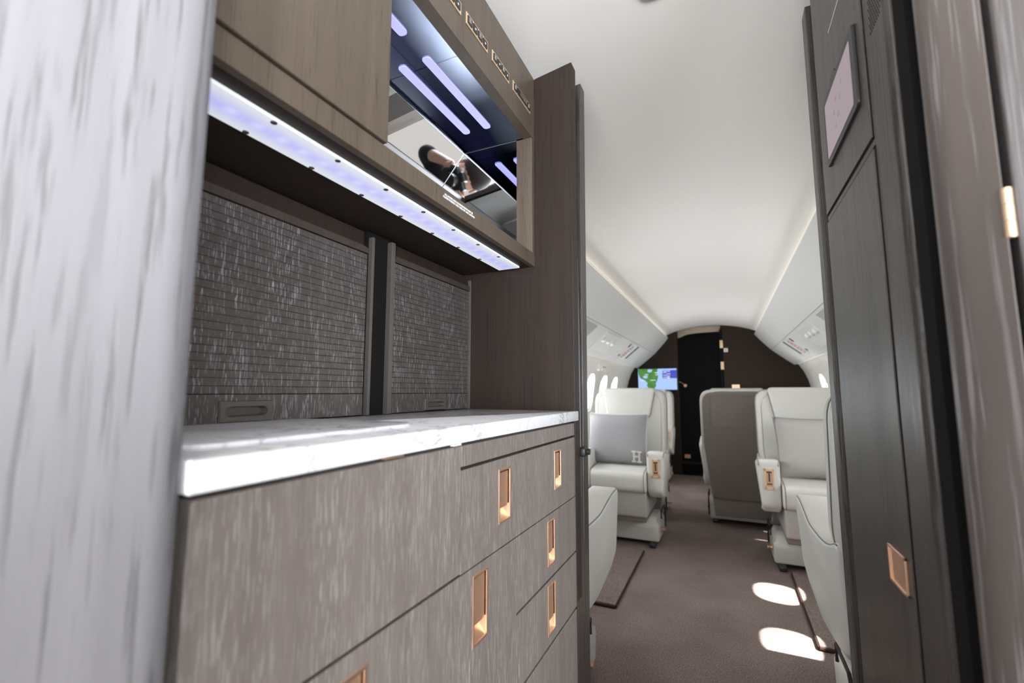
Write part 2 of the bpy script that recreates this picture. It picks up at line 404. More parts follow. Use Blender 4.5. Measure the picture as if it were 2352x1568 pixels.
spansL = [(Y0, 1.2, None), (1.2, WINY[0]-0.275, None)] + [(y-0.275, y+0.275, y) for y in WINY[:7]] + [(WINY[6]+0.275, WINY[7]-0.02+0.0, None)]
spansL = spansL[:-1] + [(WINY[6]+0.275, YB, None)]
LW = [y for y in WINY[:7]]
spansR = [(-0.12, 1.2, None), (1.2, WINY[0]-0.275, None)] + [(y-0.275, y+0.275, y) for y in LW] + [(WINY[6]+0.275, YB, None)]
struct('wall_left', wall('left', -1, spansL), 'side', smooth=True)
struct('wall_right', wall('right', 1, spansR), 'side', smooth=True)
# outer skin of the fuselage keeps daylight out of the joints
def skin(s, y0, y1):
    bm = B(); pts = [(0.0, 2.02), (0.3, 2.0), (0.6, 1.92), (0.95, 1.66), (1.10, 1.47), (0.957, 1.436)]
    strip(bm, [[(XC+s*d, y, z) for y in (y0, y1)] for d, z in pts]); return bm
_l = skin(-1, Y0, YB+0.06); box(_l, XC-1.3, -0.86, YB+0.05, YB+0.06, 0.9, 2.03); _r = skin(1, Y0, YB+0.06); box(_r, 0.235, XC+1.3, YB+0.05, YB+0.06, 0.9, 2.03)
struct('wall_top_left', _l, 'black'); struct('wall_top_right', _r, 'black')
wn = 0
for s in (-1, 1):
    for i, y in enumerate(LW):
        wn += 1
        bm = B(); n = 28; xo = XC + s*(dx_at(WZ)+0.031)
        a = [oval(y, k, n) for k in range(n)]
        for r0, r1, x0_, x1_ in ((0.95, 0.86, xo-s*0.004, xo+s*0.004),):
            R = [[bm.verts.new((xx, y+(p[0]-y)*rr, WZ+(p[1]-WZ)*rr)) for p in a] for rr, xx in ((r0, x0_), (r1, x0_), (r1, x1_), (r0, x1_))]
            for j in range(4):
                for k in range(n): bm.faces.new((R[j][k], R[j][(k+1) % n], R[(j+1) % 4][(k+1) % n], R[(j+1) % 4][k]))
        w = obj('window_%d' % wn, bm, 'white_plastic', kind='structure', loc=(xo, y, WZ))
        bm = B(); bm.faces.new([bm.verts.new((xo+s*0.002, y+(p[0]-y)*0.9, WZ+(p[1]-WZ)*0.9)) for p in a])
        obj('pane', bm, 'glass', w)
        if s > 0 and 2 <= i <= 4:
            bm = B(); zz = [WZ+WH*0.95-2*WH*0.95*k/24 for k in range(25)]
            strip(bm, [[(xo-s*(0.012+0.006*(k % 2)), y-0.12, zz[k]), (xo-s*(0.012+0.006*(k % 2)), y+0.12, zz[k])] for k in range(25)])
            obj('blind', bm, 'side', w, label='lowered pleated ivory blind added to keep sun off the seats')

# rear bulkhead: brown veneer cut to the cabin's section, with a doorway
SEC = [(0, 1.955), (0.12, 1.951), (0.24, 1.938), (0.36, 1.914), (0.46, 1.884), (0.53, 1.845), (0.52, 1.812), (0.575, 1.742), (0.64, 1.668), (0.70, 1.604), (0.77, 1.544), (0.85, 1.478), (0.94, 1.41), (0.985, 1.405), (1.03, 1.33), (1.065, 1.24), (1.088, 1.15), (1.102, 1.05), (1.11, 0.95), (1.11, 0.8), (1.09, 0.6), (1.04, 0.35), (0.96, 0.12), (0.92, 0.0)]
DL, DR = -0.555, 0.0
def half_bulk(s, xin):
    pts = [(XC+s*d, z) for d, z in SEC if s*(XC+s*d - xin) > 0.001]
    # height at the inner edge
    d_in = abs(xin-XC); zt = 1.9
    for (d0, z0), (d1, z1) in zip(SEC, SEC[1:]):
        if d0 <= d_in <= d1: zt = z0+(z1-z0)*(d_in-d0)/(d1-d0); break
    return pr([(xin, 0.0), (xin, zt)] + pts, YB, YB+0.04, axis='y')
struct('wall_back_left', half_bulk(-1, DL), 'brownwall'); struct('wall_back_right', half_bulk(1, DR), 'brownwall')
# passage behind the doorway
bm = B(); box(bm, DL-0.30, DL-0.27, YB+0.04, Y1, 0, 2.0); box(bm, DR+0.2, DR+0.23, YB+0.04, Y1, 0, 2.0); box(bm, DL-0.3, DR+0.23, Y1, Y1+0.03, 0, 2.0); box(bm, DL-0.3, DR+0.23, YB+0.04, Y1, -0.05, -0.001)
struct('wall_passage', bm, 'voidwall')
hdr = [(DL+0.0, 1.815), (DL+0.12, 1.862), (DL+0.28, 1.878), (DR-0.02, 1.880), (DR-0.02, 1.96), (DL, 1.96)]
struct('trim_9', pr(hdr, YB+0.10, YB+0.13, axis='y'), 'tan')
struct('ceiling_passage', bx(DL-0.3, DR+0.23, YB+0.04, Y1, 1.97, 2.0), 'tan')
ld = struct('door_1', bx(DL-0.1, DR+0.05, YB+0.35, YB+0.385, 0.0, 1.90, r=0.003), 'voidwall')
bm = B(); cyl(bm, (-0.50, YB+0.35, 1.17), 0.022, -0.02, 'y'); tube(bm, [(-0.50, YB+0.325, 1.17), (-0.54, YB+0.32, 1.205), (-0.60, YB+0.32, 1.235)], 0.006)
obj('door_handle', bm, 'brass', ld, smooth=True)
d2 = struct('door_2', bx(DR-0.035, DR-0.004, YB+0.045, YB+0.60, 0.02, 1.90, r=0.003), 'voidwall')
for z in (1.70, 1.42):
    bm = B(); box(bm, DR-0.032, DR+0.004, YB-0.006, YB+0.002, z-0.05, z+0.05, r=0.001); cyl(bm, (DR-0.014, YB-0.006, z-0.05), 0.005, 0.10, 'z')
    obj('hinge', bm, 'brass_pale', d2, smooth=True)
obj('kick_plate', bx(-0.545, -0.47, YB+0.335, YB+0.349, 0.175, 0.225), 'brass', ld, label='rose gold corner plate')
struct('trim_10', bx(DL-0.1, DR+0.05, YB+0.30, YB+0.34, 0.10, 0.135), 'oak_dark')
# bulkhead details
t = thing('wall_switch', 'small white square switch plate on brown rear bulkhead beside the doorway hinges', 'switch', (0.037, YB, 1.62))
obj('switch_plate', bx(0.012, 0.060, YB-0.006, YB-0.001, 1.595, 1.645, r=0.004), 'white_plastic', t)
obj('rocker', bx(0.028, 0.044, YB-0.009, YB-0.006, 1.608, 1.632, r=0.001), 'grey_plastic', t)
t = thing('latch_plate', 'small rose gold plate on brown rear bulkhead just above the seat back turned away', 'plate', (0.12, YB, 1.15))
obj('plate', bx(0.085, 0.175, YB-0.010, YB-0.001, 1.125, 1.175, r=0.003), 'brass_pale', t)
obj('slot', bx(0.115, 0.145, YB-0.012, YB-0.010, 1.145, 1.152), 'brass', t)

# monitor
tv = thing('monitor', 'wall-mounted screen showing a green and blue moving map on the rear bulkhead', 'screen', (-0.83, YB, 1.25))
tx0, tx1, tz0, tz1, ty = -1.078, -0.575, 1.112, 1.394, YB-0.035
obj('housing', bx(tx0-0.012, tx1+0.012, ty, YB-0.001, tz0-0.014, tz1+0.012, r=0.004), 'rubber', tv)
disp = obj('display', bx(tx0, tx1, ty-0.003, ty, tz0, tz1), 'tv_sea', tv)
W_, H_ = tx1-tx0, tz1-tz0
def tp(u, v): return (tx0+u*W_, tz0+(1-v)*H_)
landp = [(0, 0.05), (0.02, 0), (0.52, 0), (0.50, 0.2), (0.53, 0.35), (0.50, 0.55), (0.46, 0.7), (0.47, 0.82), (0.42, 0.95), (0.32, 0.97), (0.25, 0.9), (0.22, 0.78), (0.25, 0.7), (0.18, 0.55), (0.12, 0.5), (0.06, 0.45), (0.02, 0.3)]
obj('map_land', pr([tp(*p) for p in landp], ty-0.0045, ty-0.0032, axis='y'), 'tv_land', disp, label='green land of the map')
bm = B(); obj('map_lake', pr([tp(*p) for p in [(0.26, 0.02), (0.38, 0.03), (0.36, 0.14), (0.30, 0.18), (0.25, 0.12)]], ty-0.0052, ty-0.0047), 'tv_sea', disp); prism(bm, [tp(*p) for p in [(0.14, 0.33), (0.24, 0.32), (0.26, 0.4), (0.2, 0.47), (0.13, 0.42)]], ty-0.0052, ty-0.0047)
obj('map_lake', bm, 'tv_sea', disp)
obj('info_panel', pr([tp(*p) for p in [(0.64, 0.09), (1, 0.07), (1, 0.46), (0.64, 0.46)]], ty-0.0045, ty-0.0032), 'tv_navy', disp, label='dark blue panel with white text lines')
bm = B()
for (u0, u1, v) in ((0.66, 0.84, 0.11), (0.66, 0.74, 0.17), (0.75, 0.84, 0.23), (0.66, 0.76, 0.29), (0.76, 0.83, 0.33), (0.66, 0.82, 0.39), (0.76, 0.83, 0.43), (0.18, 0.27, 0.25), (0.44, 0.52, 0.17), (0.45, 0.52, 0.27), (0.32, 0.46, 0.53), (0.05, 0.15, 0.54)):
    (a0, b0), (a1, b1) = tp(u0, v), tp(u1, v+0.035)
    x = a0
    while x < a1:
        w = random.uniform(0.006, 0.012); box(bm, x, min(x+w, a1), ty-0.0060, ty-0.0053, b1, b0); x += w+0.003
obj('map_text', bm, 'tv_text', disp)

# ------------------------------------------------------------------ ceiling side panels: service units
def on_panel(s, f, y, off=0.0):
    """point on the lower valance panel, f 0 at its upper seam .. 1 at its lower edge"""
    d0, z0 = 0.700, 1.604; d1, z1 = 0.940, 1.410
    nx, nz = -(z0-z1), -(d1-d0); L = math.hypot(nx, nz); nx, nz = nx/L, nz/L
    sag = -0.004*math.sin(PI*f)
    return Vector((XC + s*(d0+(d1-d0)*f + nx*(off-sag)), y, z0+(z1-z0)*f + nz*(off-sag)))
def plate_on(bm, s, f0, f1, y0, y1, a, b):
    vs = [bm.verts.new(on_panel(s, f, y, o)) for o in (a, b) for f, y in ((f0, y0), (f1, y0), (f1, y1), (f0, y1))]
    for q in ((0, 1, 2, 3), (7, 6, 5, 4), (0, 4, 5, 1), (1, 5, 6, 2), (2, 6, 7, 3), (3, 7, 4, 0)): bm.faces.new([vs[i] for i in q])
def disc_on(bm, s, f, y, r, a, b):
    c0, c1 = on_panel(s, f, y, a), on_panel(s, f, y, b)
    n = (c1-c0).normalized(); u = Vector((0, 1, 0)); v = n.cross(u)
    A = [bm.verts.new(c0+u*r*math.cos(2*PI*k/12)+v*r*math.sin(2*PI*k/12)) for k in range(12)]
    C = [bm.verts.new(c1+u*r*0.8*math.cos(2*PI*k/12)+v*r*0.8*math.sin(2*PI*k/12)) for k in range(12)]
    bm.faces.new(C); bm.faces.new(A[::-1])
    for k in range(12): bm.faces.new((A[k], A[(k+1) % 12], C[(k+1) % 12], C[k]))
def service_unit(s, y, labels, grp):
    p0 = on_panel(s, 0.45, y)
    t = thing('air_vent_panel', labels[0], 'vent panel', p0, group='overhead air panels')
    bm = B(); plate_on(bm, s, 0.10, 0.78, y-0.28, y+0.28, 0.0005, 0.004); obj('panel', bm, 'white_plastic', t)
    for k in range(3):
        bm = B(); disc_on(bm, s, 0.35, y-0.17+0.17*k, 0.026, 0.004, 0.018); disc_on(bm, s, 0.35, y-0.17+0.17*k, 0.012, 0.018, 0.024)
        obj('air_nozzle', bm, 'white_plastic', t, smooth=True)
    t = thing('speaker_grille', labels[1], 'speaker', on_panel(s, 0.4, y-0.75), group='overhead speaker grilles')
    bm = B(); plate_on(bm, s, 0.08, 0.72, y-0.97, y-0.62, 0.0005, 0.005); obj('grille', bm, 'grey_plastic', t)
    t = thing('passenger_sign', labels[2], 'sign', on_panel(s, 0.4, y+1.0), group='overhead passenger signs')
    bm = B(); plate_on(bm, s, 0.06, 0.80, y+0.86, y+1.16, 0.0005, 0.005); sg = obj('sign_plate', bm, 'white_plastic', t)
    for f in (0.14, 0.46):
        bm = B(); a, b = f, f+0.26
        for (f0, f1, q0, q1) in ((a, b, 0.0, 0.012), (a, b, 0.088, 0.10), (a, a+0.04, 0.0, 0.10), (b-0.04, b, 0.0, 0.10), (a+0.10, a+0.15, 0.025, 0.075)):
            plate_on(bm, s, f0, f1, y+0.92+q0, y+0.92+q1, 0.005, 0.0062)
        obj('pictogram', bm, 'pictred', sg, label='red outline pictogram')
    bm = B(); plate_on(bm, s, 0.06, 0.70, y+1.20, y+1.235, 0.0005, 0.006); obj('reading_slot', bm, 'rubber', t, label='long black slot')
    for f0, f1 in ((0.10, 0.25), (0.62, 0.70)):
        bm = B(); plate_on(bm, s, f0, f1, y+0.80, y+0.83, 0.0005, 0.005); obj('button', bm, 'rubber', t)
service_unit(-1, 4.05, ['white three-nozzle air panel in the left overhead panel, between grey grille and red sign',
                        'grey rectangular speaker grille in the left overhead panel beside the galley partition',
                        'white sign with red pictograms and black slot in the left overhead panel'], 'l')
service_unit(1, 4.15, ['white three-nozzle air panel in the right overhead panel, nearer than the sign',
                       'grey speaker grille in the right overhead panel behind the dark column',
                       'white sign with a black slot in the right overhead panel'], 'r')
t = thing('reading_light', 'small cream reading light unit high on left sidewall above the oval windows', 'light', (XC-1.00, 4.75, 1.36))
bm = B(); box(bm, XC-1.035, XC-1.005, 4.60, 4.95, 1.30, 1.37, r=0.006); obj('housing', bm, 'side', t)
bm = B(); cyl(bm, (XC-1.006, 4.68, 1.325), 0.018, 0.012, 'x'); obj('lens', bm, 'white_plastic', t, smooth=True)
bm = B(); box(bm, XC-1.006, XC-1.001, 4.76, 4.90, 1.335, 1.352); obj('slot', bm, 'grey_plastic', t)
t = thing('ceiling_light', 'flat rounded white light fitting on the galley ceiling at the top edge', 'light', (-0.09, 0.93, 1.95))
obj('bezel', pr(rounded([(-0.135, 0.78), (-0.04, 0.78), (-0.04, 0.965), (-0.135, 0.965)], 0.03), 1.947, 1.952, axis='z'), 'white_plastic', t, smooth=True)
obj('diffuser', pr(rounded([(-0.125, 0.79), (-0.05, 0.79), (-0.05, 0.955), (-0.125, 0.955)], 0.025), 1.945, 1.947, axis='z'), 'ceil', t, smooth=True)

# ------------------------------------------------------------------ raised carpet covers over the seat rails
def cover(label, x0, x1, y0, y1, edge):
    t = thing('carpet_cover', label, 'carpet strip', ((x0+x1)/2, y0, 0), group='raised carpet covers on the floor')
    obj('carpet_top', bx(x0, x1, y0, y1, 0.001, 0.020, r=0.004), 'carpet', t)
    bm = B(); tube(bm, [(edge, y0, 0.008), (edge, y1, 0.008)], 0.008); far = x0 if edge == x1 else x1
    tube(bm, [(edge, y0, 0.008), (far, y0, 0.008)], 0.008); obj('edge_binding', bm, 'carpet_edge', t, smooth=True)
cover('raised brown carpet cover with dark edge on the floor by the left near seat', -0.98, -0.55, 2.41, 3.30, -0.55)
cover('raised brown carpet cover with dark edge beside the sunlit patches on the right', 0.312, 0.74, 2.40, 3.27, 0.312)

# ------------------------------------------------------------------ SEATS (built facing -y, origin on the floor)
def lean(bm, k=0.13, z0=0.5):
    for v in bm.verts: v.co.y += max(0, v.co.z-z0)*k
    return bm
def back_outline(hw, ztop, zbot, wb, rt=0.09):
    return rounded([(-wb, zbot), (-hw, 0.66), (-hw, ztop-0.02), (-hw*0.55, ztop), (hw*0.55, ztop), (hw, ztop-0.02), (hw, 0.66), (wb, zbot)], [0.04, 0.03, rt, 0.03, 0.03, rt, 0.03, 0.04], 6)
def puff(bm, amt, c, e, axis=1):
    """swell the broad faces"""
    for v in bm.verts:
        u = (v.co.x-c[0])/e[0]; w = (v.co.z-c[1])/e[1]
        k = max(0, 1-u*u)*max(0, 1-w*w)
        v.co.y += amt*k
def pillow_bm(w, h, th, n=18, corner=0.06):
    bm = B(); G = {}
    for sd in (-1, 1):
        for i in range(n+1):
            for j in range(n+1):
                u, v = i/n*2-1, j/n*2-1
                pu = u*(1-corner*(1-abs(v)**2.0)*0.9*abs(u)**3); pv = v*(1-corner*(1-abs(u)**2.0)*0.9*abs(v)**3)
                k = max(0.0, (1-u**4)*(1-v**4))**0.55
                edge = i in (0, n) or j in (0, n)
                if sd == 1 and edge: G[(sd, i, j)] = G[(-1, i, j)]; continue
                G[(sd, i, j)] = bm.verts.new((pu*w, sd*th*k, pv*h))
        for i in range(n):
            for j in range(n):
                q = [G[(sd, i, j)], G[(sd, i+1, j)], G[(sd, i+1, j+1)], G[(sd, i, j+1)]]
                bm.faces.new(q if sd < 0 else q[::-1])
    return bm
def make_seat(label, loc, rotz):
    t = thing('cabin_seat', label, 'seat', loc, rotz, 'ivory leather cabin seats')
    kw = dict(local=True, smooth=True)
    # taupe rear shell and ivory rim
    obj('back_shell', lean(pr(back_outline(0.262, 1.085, 0.22, 0.215), 0.245, 0.275, axis='y', r=0.012, seg=3)), 'taupe', t, **kw)
    obj('back_frame', lean(pr(back_outline(0.280, 1.105, 0.40, 0.25), 0.150, 0.250, axis='y', r=0.022, seg=3)), 'leather', t, **kw)
    bm = lean(pr(back_outline(0.278, 1.100, 0.46, 0.25), 0.045, 0.160, axis='y', r=0.030, seg=4)); obj('backrest', bm, 'leather', t, **kw)
    bm = B(); tube(bm, [(x, 0.150+max(0, z-0.5)*0.13, z) for x, z in back_outline(0.281, 1.106, 0.46, 0.251)], 0.0022, 6, closed=True)
    tube(bm, [(x, 0.047+max(0, z-0.5)*0.13, z) for x, z in back_outline(0.250, 1.072, 0.50, 0.22)], 0.0025, 6, closed=True)
    obj('piping', bm, 'piping', t, **kw)
    bm = B(); q = rounded([(-0.205, 1.055), (-0.205, 0.80), (0.205, 0.80), (0.205, 1.055)], 0.03)
    tube(bm, [(x, 0.277+max(0, z-0.5)*0.13, z) for x, z in q], 0.0022, 6, closed=True); obj('rear_seam', bm, 'piping', t, **kw)
    # headrest
    hp = rounded([(-0.165, 0.880), (-0.208, 1.112), (0.208, 1.112), (0.165, 0.880)], [0.035, 0.035, 0.035, 0.035], 5)
    hb = lean(pr(hp, 0.012, 0.090, axis='y', r=0.014, seg=4)); hr = obj('headrest', hb, 'leather', t, **kw)
    bm = B(); tube(bm, [(x*1.015, 0.046+max(0, z-0.5)*0.13, z) for x, z in hp[17:24]+hp[0:7]], 0.0028, 6); obj('headrest_piping', bm, 'piping', hr, **kw)
    # seat cushion
    cs = rounded([(-0.415, 0.395), (-0.425, 0.53), (-0.20, 0.555), (0.10, 0.535), (0.10, 0.40)], [0.045, 0.05, 0.1, 0.02, 0.02], 6)
    bm = pr(cs, -0.194, 0.194, axis='x', r=0.014, seg=3)
    obj('seat_cushion', bm, 'leather', t, **kw)
    for sx in (-1, 1): obj('cushion_piping', tube(B(), [(sx*0.184, y_, z_) for y_, z_ in cs[:18]], 0.0028, 6), 'piping', t, **kw)
    # apron under the cushion
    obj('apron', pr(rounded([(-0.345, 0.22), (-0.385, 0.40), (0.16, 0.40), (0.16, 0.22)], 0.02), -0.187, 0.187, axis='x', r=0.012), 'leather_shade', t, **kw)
    obj('skirt', pr(rounded([(-0.325, 0.185), (-0.338, 0.255), (0.15, 0.255), (0.15, 0.185)], 0.01), -0.180, 0.180, axis='x', r=0.008), 'taupe', t, **kw)
    obj('rear_skirt', lean(pr([(-0.200, 0.085), (-0.215, 0.24), (0.215, 0.24), (0.200, 0.085)], 0.205, 0.262, axis='y', r=0.01)), 'taupe', t, **kw)
    # arm rests
    ap = rounded([(-0.352, 0.40), (-0.350, 0.672), (-0.24, 0.668), (-0.02, 0.625), (0.14, 0.615), (0.25, 0.66), (0.27, 0.42), (0.20, 0.295), (-0.02, 0.305), (-0.28, 0.355)],
                 [0.03, 0.03, 0.06, 0.08, 0.08, 0.05, 0.10, 0.08, 0.1, 0.03], 5)
    top = [p for p in ap if p[1] > 0.605 and p[0] < 0.24]
    for sx in (-1, 1):
        bm = B(); a, b = sorted((sx*0.198, sx*0.316)); prism(bm, ap, a, b, axis='x', r=0.016, seg=3)
        for v in bm.verts:                       # slimmer towards the back and the foot
            f = max(0, v.co.y+0.05)*0.10 + max(0, 0.55-v.co.z)*0.10
            if sx*v.co.x > 0.25: v.co.x -= sx*f
        arm = obj('armrest', bm, 'leather', t, **kw)
        bm = B(); tube(bm, [(sx*(0.311-max(0, y_+0.05)*0.10), y_, z_-0.006) for y_, z_ in top], 0.0026, 6); tube(bm, [(sx*0.205, y_, z_-0.006) for y_, z_ in top], 0.0026, 6)
        obj('arm_piping', bm, 'piping', arm, **kw)
        cx = sx*0.257
        bm = B(); o_ = [(cx-0.024, 0.505), (cx+0.024, 0.505), (cx+0.024, 0.622), (cx-0.024, 0.622)]
        for (x0_, x1_, z0_, z1_) in ((cx-0.026, cx+0.026, 0.607, 0.622), (cx-0.026, cx+0.026, 0.500, 0.516), (cx-0.026, cx-0.016, 0.500, 0.622), (cx+0.016, cx+0.026, 0.500, 0.622)):
            box(bm, x0_, x1_, -0.3595, -0.350, z0_, z1_, r=0.001)
        lt = obj('arm_latch', bm, 'brass_pale', arm, local=True, label='brass recline latch frame')
    for sx in (-1, 1):
        cx = sx*0.257
        arm = [c for c in t.children if c.name.startswith('armrest')][0 if sx < 0 else 1]
        bm = B(); box(bm, cx-0.015, cx+0.015, -0.3555, -0.349, 0.517, 0.606); obj('latch_well', bm, 'brass', arm, local=True)
        bm = B(); box(bm, cx-0.004, cx+0.004, -0.3585, -0.3556, 0.545, 0.595, r=0.001); box(bm, cx-0.013, cx+0.013, -0.358, -0.3556, 0.528, 0.535, r=0.001); box(bm, cx-0.013, cx+0.013, -0.358, -0.3556, 0.597, 0.604); obj('latch_lever', bm, 'rubber', arm, local=True)
    # plinth
    bp = rounded([(-0.195, 0.03), (-0.215, 0.14), (-0.17, 0.195), (0.08, 0.195), (0.13, 0.14), (0.13, 0.03)], [0.01, 0.02, 0.03, 0.03, 0.02, 0.01], 4)
    bm = pr(bp, -0.245, 0.245, axis='x', r=0.012)
    for v in bm.verts:
        if v.co.z > 0.15: v.co.x *= 0.93
    obj('pedestal', bm, 'leather', t, **kw)
    for sx in (-1, 1): obj('rail_shoe', bx(sx*0.205-0.022, sx*0.205+0.022, -0.255, 0.16, 0.003, 0.032, r=0.008), 'rubber', t, **kw)
    for sx in (-1, 1):
        bm = B(); cyl(bm, (sx*0.243, -0.06, 0.085), 0.016, sx*0.012, 'x'); cyl(bm, (sx*0.255, -0.06, 0.085), 0.009, sx*0.018, 'x', r2=0.012)
        obj('release_knob', bm, 'brass', t, **kw)
    q = [(-0.10, 0.17), (-0.10, 0.225), (0.08, 0.225), (0.13, 0.17), (0.13, 0.06)]
    for sx in (-1, 1): obj('cable_guide', tube(B(), [(sx*0.251, y_, z_) for y_, z_ in q], 0.006), 'rubber', t, **kw)
    return t
seatA = make_seat('ivory leather seat facing the galley on the left, with the monogrammed grey pillow', (-0.710, 3.65, 0), 0)
seatB = dup(seatA, (0.475, 3.55, 0), 0, 'ivory leather seat facing the galley on the right, with the plain beige pillow')
seatC = dup(seatA, (-0.755, 1.69, 0), PI, 'ivory leather seat cut off by the galley partition, only its near left armrest showing')
seatD = dup(seatA, (0.555, 1.87, 0), PI, 'ivory leather seat cut off by the dark column on the right, nearest the sunlit carpet')
seatE = dup(seatA, (0.085, 4.42, 0), PI, 'seat in the aisle with taupe back turned to the camera')
seatF = dup(seatA, (-0.895, 6.10, 0), 0, 'ivory leather seat by the rear bulkhead on the left, below the monitor')
seatG = dup(seatA, (-0.760, 4.42, 0), PI, 'taupe-backed seat turned away, a sliver showing behind the left facing seat')
seatH = dup(seatA, (0.56, 6.08, 0), 0, 'ivory leather seat at the rear bulkhead on the right, mostly hidden')

# its aisle-side armrest is stowed down
stow = [c for c in seatG.children if c.name.startswith('armrest')][0]
for c in list(stow.children): bpy.data.objects.remove(c, do_unlink=True)
bpy.data.objects.remove(stow, do_unlink=True)
def pillow(label, loc, w, h, mat, tilt, rz, mono=False):
    t = thing('throw_pillow', label, 'pillow', loc, rz, group='wool pillows on the seats')
    R = Matrix.Rotation(tilt, 4, 'X')
    bm = pillow_bm(w, h, 0.085); bmesh.ops.transform(bm, matrix=R, verts=bm.verts)
    obj('pillow_cover', bm, mat, t, smooth=True, local=True)
    bm = B(); n = 46; path = []
    per = [(-1, -1), (1, -1), (1, 1), (-1, 1)]
    for s_ in range(4):
        a, b = per[s_], per[(s_+1) % 4]
        for k in range(n//2):
            f = k/(n//2); u = a[0]+(b[0]-a[0])*f; v = a[1]+(b[1]-a[1])*f
            pu = u*(1-0.054*(1-abs(v)**2)*abs(u)**3); pv = v*(1-0.054*(1-abs(u)**2)*abs(v)**3)
            path.append(R @ Vector((pu*w, 0, pv*h)))
    tube(bm, path, 0.005, 6, closed=True)
    for i in range(0, len(path)):
        p = path[i]; d = (path[(i+1) % len(path)]-p)/2
        for q in (p, p+d):
            c_ = Vector((q.x*0.985, q.y, q.z*0.985))
            tube(bm, [c_+Vector((0, -0.007, 0)), Vector((q.x*1.015, q.y-0.004, q.z*1.015))], 0.0022, 4)
    obj('whip_stitch_edge', bm, 'wool_white' if mono else 'wool', t, local=True, smooth=True)
    if mono:
        # slab-serif capital letter in the lower right corner
        bm = B(); S = 0.062; lx, lz = w*0.70, -h*0.80
        for (x0, x1, z0, z1) in ((-0.40, -0.18, 0, 1), (0.18, 0.40, 0, 1), (-0.2, 0.2, 0.42, 0.58), (-0.55, -0.05, 0, 0.14), (0.05, 0.55, 0, 0.14), (-0.55, -0.05, 0.86, 1.0), (0.05, 0.55, 0.86, 1.0)):
            box(bm, lx+x0*S, lx+x1*S, -0.0445, -0.038, lz-S*0.3+z0*S*1.25, lz-S*0.3+z1*S*1.25, r=0.001)
        for v in bm.verts:                      # follow the curve of the cover
            u, q = v.co.x/w, v.co.z/h; k = (max(0, 1-u**4)*max(0, 1-q**4))**0.55
            v.co.y = -0.085*k - (0.003 if v.co.y > -0.041 else 0.006)
        bmesh.ops.transform(bm, matrix=R, verts=bm.verts); obj('monogram', bm, 'wool_white', t, local=True, label='ivory letter H')
    return t
pillow('grey wool pillow with an ivory H, leaning in the left facing seat', (-0.757, 3.530, 0.727), 0.222, 0.196, 'wool', -0.30, 0, True)
pillow('plain beige wool pillow leaning in the right facing seat', (0.495, 3.425, 0.727), 0.215, 0.196, 'wool_beige', -0.30, 0.05)

# ------------------------------------------------------------------ GALLEY: base cabinet
FX = -0.310
def xface(y0, y1, z0, z1, x0, x1, r=0.0012): return bx(x0, x1, y0, y1, z0, z1, r=r, seg=2)
base = thing('galley_base_cabinet', 'low oak galley cabinet with limed grain and rose gold pulls under the marble', 'cabinet', (-0.45, 0.59, 0))
obj('carcass', bx(-0.60, FX-0.020, 0.180, 0.999, 0.0, 1.005), 'black', base)
g = 0.0010
def pull(y0, y1, z0, z1, parent):
    """recessed pull: raised rim, sunk well and a sloping finger scoop at its foot"""
    bm = B(); w = 0.0035; xo = FX+0.0012; xi = FX-0.016
    for a, b, c, d in ((y0, y1, z1-w, z1), (y0, y1, z0, z0+w), (y0, y0+w, z0+w, z1-w), (y1-w, y1, z0+w, z1-w)): box(bm, FX-0.010, xo, a, b, c, d, r=0.0006)
    zs = z0+(z1-z0)*0.30
    A = [(xo-0.002, y0+w, z0+w), (xo-0.002, y1-w, z0+w), (xi, y1-w-0.004, zs), (xi, y0+w+0.004, zs)]
    vs = [bm.verts.new(p) for p in A]; bm.faces.new(vs)
    for q in ([(xo-0.002, y0+w, z0+w), (xi, y0+w+0.004, zs), (xo-0.002, y0+w, zs)], [(xo-0.002, y1-w, z0+w), (xi, y1-w-0.004, zs), (xo-0.002, y1-w, zs)]): bm.faces.new([bm.verts.new(p) for p in q])
    # side cheeks of the well
    for yy in (y0+w, y1-w): bm.faces.new([bm.verts.new(p) for p in ((xo-0.002, yy, zs), (xi, yy, zs), (xi, yy, z1-w), (xo-0.002, yy, z1-w))])
    h = obj('pull_handle', bm, 'brass', parent)
    # hinged paddle
    bm = B(); pts = rounded([(y0+w+0.0003, zs-0.003), (y1-w-0.0003, zs-0.003), (y1-w-0.0003, z1-w-0.0030), (y0+w+0.0003, z1-w-0.0030)], [0.008, 0.008, 0.0, 0.0], 4)
    prism(bm, pts, FX-0.0055, FX-0.0025, axis='x'); obj('paddle', bm, 'paddle', h)
    return h
